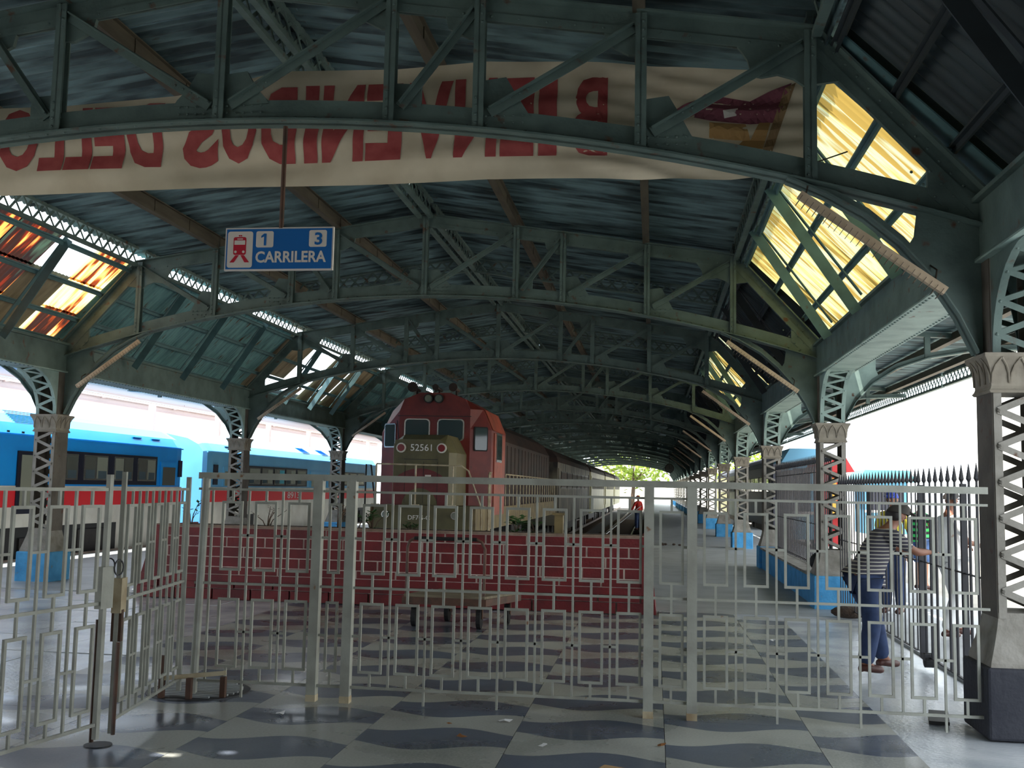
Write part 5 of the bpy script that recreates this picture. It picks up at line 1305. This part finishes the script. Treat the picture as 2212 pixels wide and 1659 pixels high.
# ------------------------------------------------------------------ outside: left canopy, buildings, trees, kiosks
cf_ = thing('white_canopy_frame', 'white steel canopy frame over the far tracks beyond the blue railcars', 'canopy', (0, 0, 0))
for x_, z_ in ((-17.2, 4.3), (-19.5, 4.75), (-22, 5.2), (-24.5, 5.0)): MB().box(x_-.02, x_+.02, 5, 90, z_, z_+.32).box(x_-.12, x_+.12, 5, 90, z_, z_+.03).box(x_-.12, x_+.12, 5, 90, z_+.3, z_+.33).build('beam', 'canopy_white', cf_)
for k in range(12):
    y_ = 8+k*7
    MB().beam((-17.2, y_, 4.62), (-22, y_, 5.5), .08, .1).beam((-22, y_, 5.5), (-24.5, y_, 5.3), .08, .1).build('cross_beam', 'canopy_white', cf_)
    MB().beam((-17.2, y_, 4.4), (-19.5, y_+3.5, 4.85), .06, .06).build('wind_brace', 'trolley', cf_)
    MB().box(-22.12, -21.88, y_-.12, y_+.12, -1, 5.2).build('post', 'canopy_white', cf_)
def house(name, lab, x0, x1, y0, y1, h, face, wm='building', rm='canopy_white', nw=6, nf=2):
    t = thing(name, lab, 'building', (0, 0, 0))
    MB().box(x0, x1, y0, y1, -1, h).build('wall', wm, t); MB().box(x0-.3, x1+.3, y0-.3, y1+.3, h, h+.35).build('roof', rm, t)
    for f in range(nf):
        for k in range(nw):
            z = 1.2+f*3.4
            if face == 'y': w_ = (x1-x0)/nw; a = x0+k*w_+w_*.3; o = MB().box(a, a+w_*.4, y0-.06, y0+.02, z, z+1.6).build('window', 'glass_train_dark', t); MB().box(a+w_*.19, a+w_*.21, y0-.09, y0-.05, z, z+1.6).build('mullion', wm, o)
            else:
                x_ = x0 if face == '-x' else x1; w_ = (y1-y0)/nw; a = y0+k*w_+w_*.3; o = MB().box(x_-.06, x_+.06, a, a+w_*.4, z, z+1.6).build('window', 'glass_train_dark', t); MB().box(x_-.09, x_+.09, a+w_*.19, a+w_*.21, z, z+1.6).build('mullion', wm, o)
    return t
M['glass_train_dark'] = mat('pale_window_pane', srgb(196, 200, 196), rough=.3)
house('street_building', 'overexposed white building across the street on the right', 26, 36, 20, 90, 15, '-x', nw=10, nf=4)
house('white_hall', 'long white building beyond the far end of the hall', -14, 14, 190, 200, 6, 'y', nw=9, nf=1)
h_ = house('red_roofed_house', 'low house with a red tiled roof far behind the blue railcars', -52, -42, 70, 120, 5, 'x', nw=8, nf=1, rm='kioskred')
t = thing('blue_sign_board', 'two turquoise stripes of a sign on the white building', 'sign', (25.9, 0, 0))
MB().box(-.06, 0, 64, 69.4, 4.2, 4.75).build('stripe', 'turq', t); MB().box(-.06, 0, 64.4, 69.8, 3.4, 3.7).build('stripe', 'turq', t)
def kiosk(lab, x0, x1, y0, y1, h, m1, m2, rm):
    t = thing('market_stall', lab, 'kiosk'); MB().box(x0, x1, y0, y1, 0, h).build('booth', m1, t)
    MB().xz([(x0-.3, h), (x1+.3, h), (x1, h+.5), (x0, h+.5)], y0-.4, y1+.3).build('awning', rm, t)
    MB().box(x0+.15, x1-.15, y0-.03, y0, 1.0, h-.2).build('counter_opening', m2, t); MB().box(x0, x1, y0-.25, y0, .9, 1.0).build('counter', 'signwhite', t)
kiosk('blue roofed stall seen through the railings left of the red one', 4.85, 5.75, 38.5, 40.5, 2.75, 'kioskblue', 'dark_coach', 'kioskblue')
kiosk('red roofed stall with yellow and red goods seen through the railings', 5.35, 5.95, 34, 36, 2.35, 'kioskred', 'awning', 'kioskred')
kiosk('distant pale blue booth right of the second right column', 8.9, 10.7, 46, 48, 2.2, 'kioskblue', 'dark_coach', 'turq')
def tree(lab, x, y, z, h, r, m_, seed, n=500):
    t = thing('tree', lab, 'tree', (x, y, z)); rnd = random.Random(seed)
    tr_ = MB().tube([(0, 0, 0), (.2, 0, h*.35), (.1, .1, h*.6)], [.35, .26, .16], 8)
    for k in range(5): a = rnd.uniform(0, 6.28); tr_.tube([(.1, 0, h*.4), (cos(a)*r*.5, sin(a)*r*.5, h*.62), (cos(a)*r*.8, sin(a)*r*.8, h*.75)], [.13, .08, .03], 6)
    tr_.build('trunk', 'stem', t); lf = MB()
    for k in range(n):
        v = Vector((rnd.gauss(0, 1), rnd.gauss(0, 1), rnd.gauss(0, 1))).normalized()*rnd.uniform(.45, 1)*r*(1+.25*sin(3*k)); c_ = Vector((0, 0, h*.72))+Vector((v.x, v.y, v.z*.6)); d = Vector((rnd.gauss(0, 1), rnd.gauss(0, 1), rnd.gauss(0, .6))).normalized(); u = d.cross(Vector((rnd.random(), rnd.random(), 1))).normalized(); s_ = rnd.uniform(.25, .6)
        lf.add([c_-d*s_, c_+u*s_*.5, c_+d*s_, c_-u*s_*.5], [(0, 1, 2, 3)])
    lf.build('foliage', m_, t, kind='stuff')
tree('sunlit yellow green tree framed by the far opening of the hall', -3, 148, -1, 9, 6.5, 'leaf_bright', 1, 1400)
tree('bright tree at the left of the far hall opening', -19, 165, -1, 9, 6, 'leaf_bright', 2, 900)
tree('bright tree at the right of the far hall opening', 14, 168, -1, 9, 6, 'leaf_bright', 3, 900)
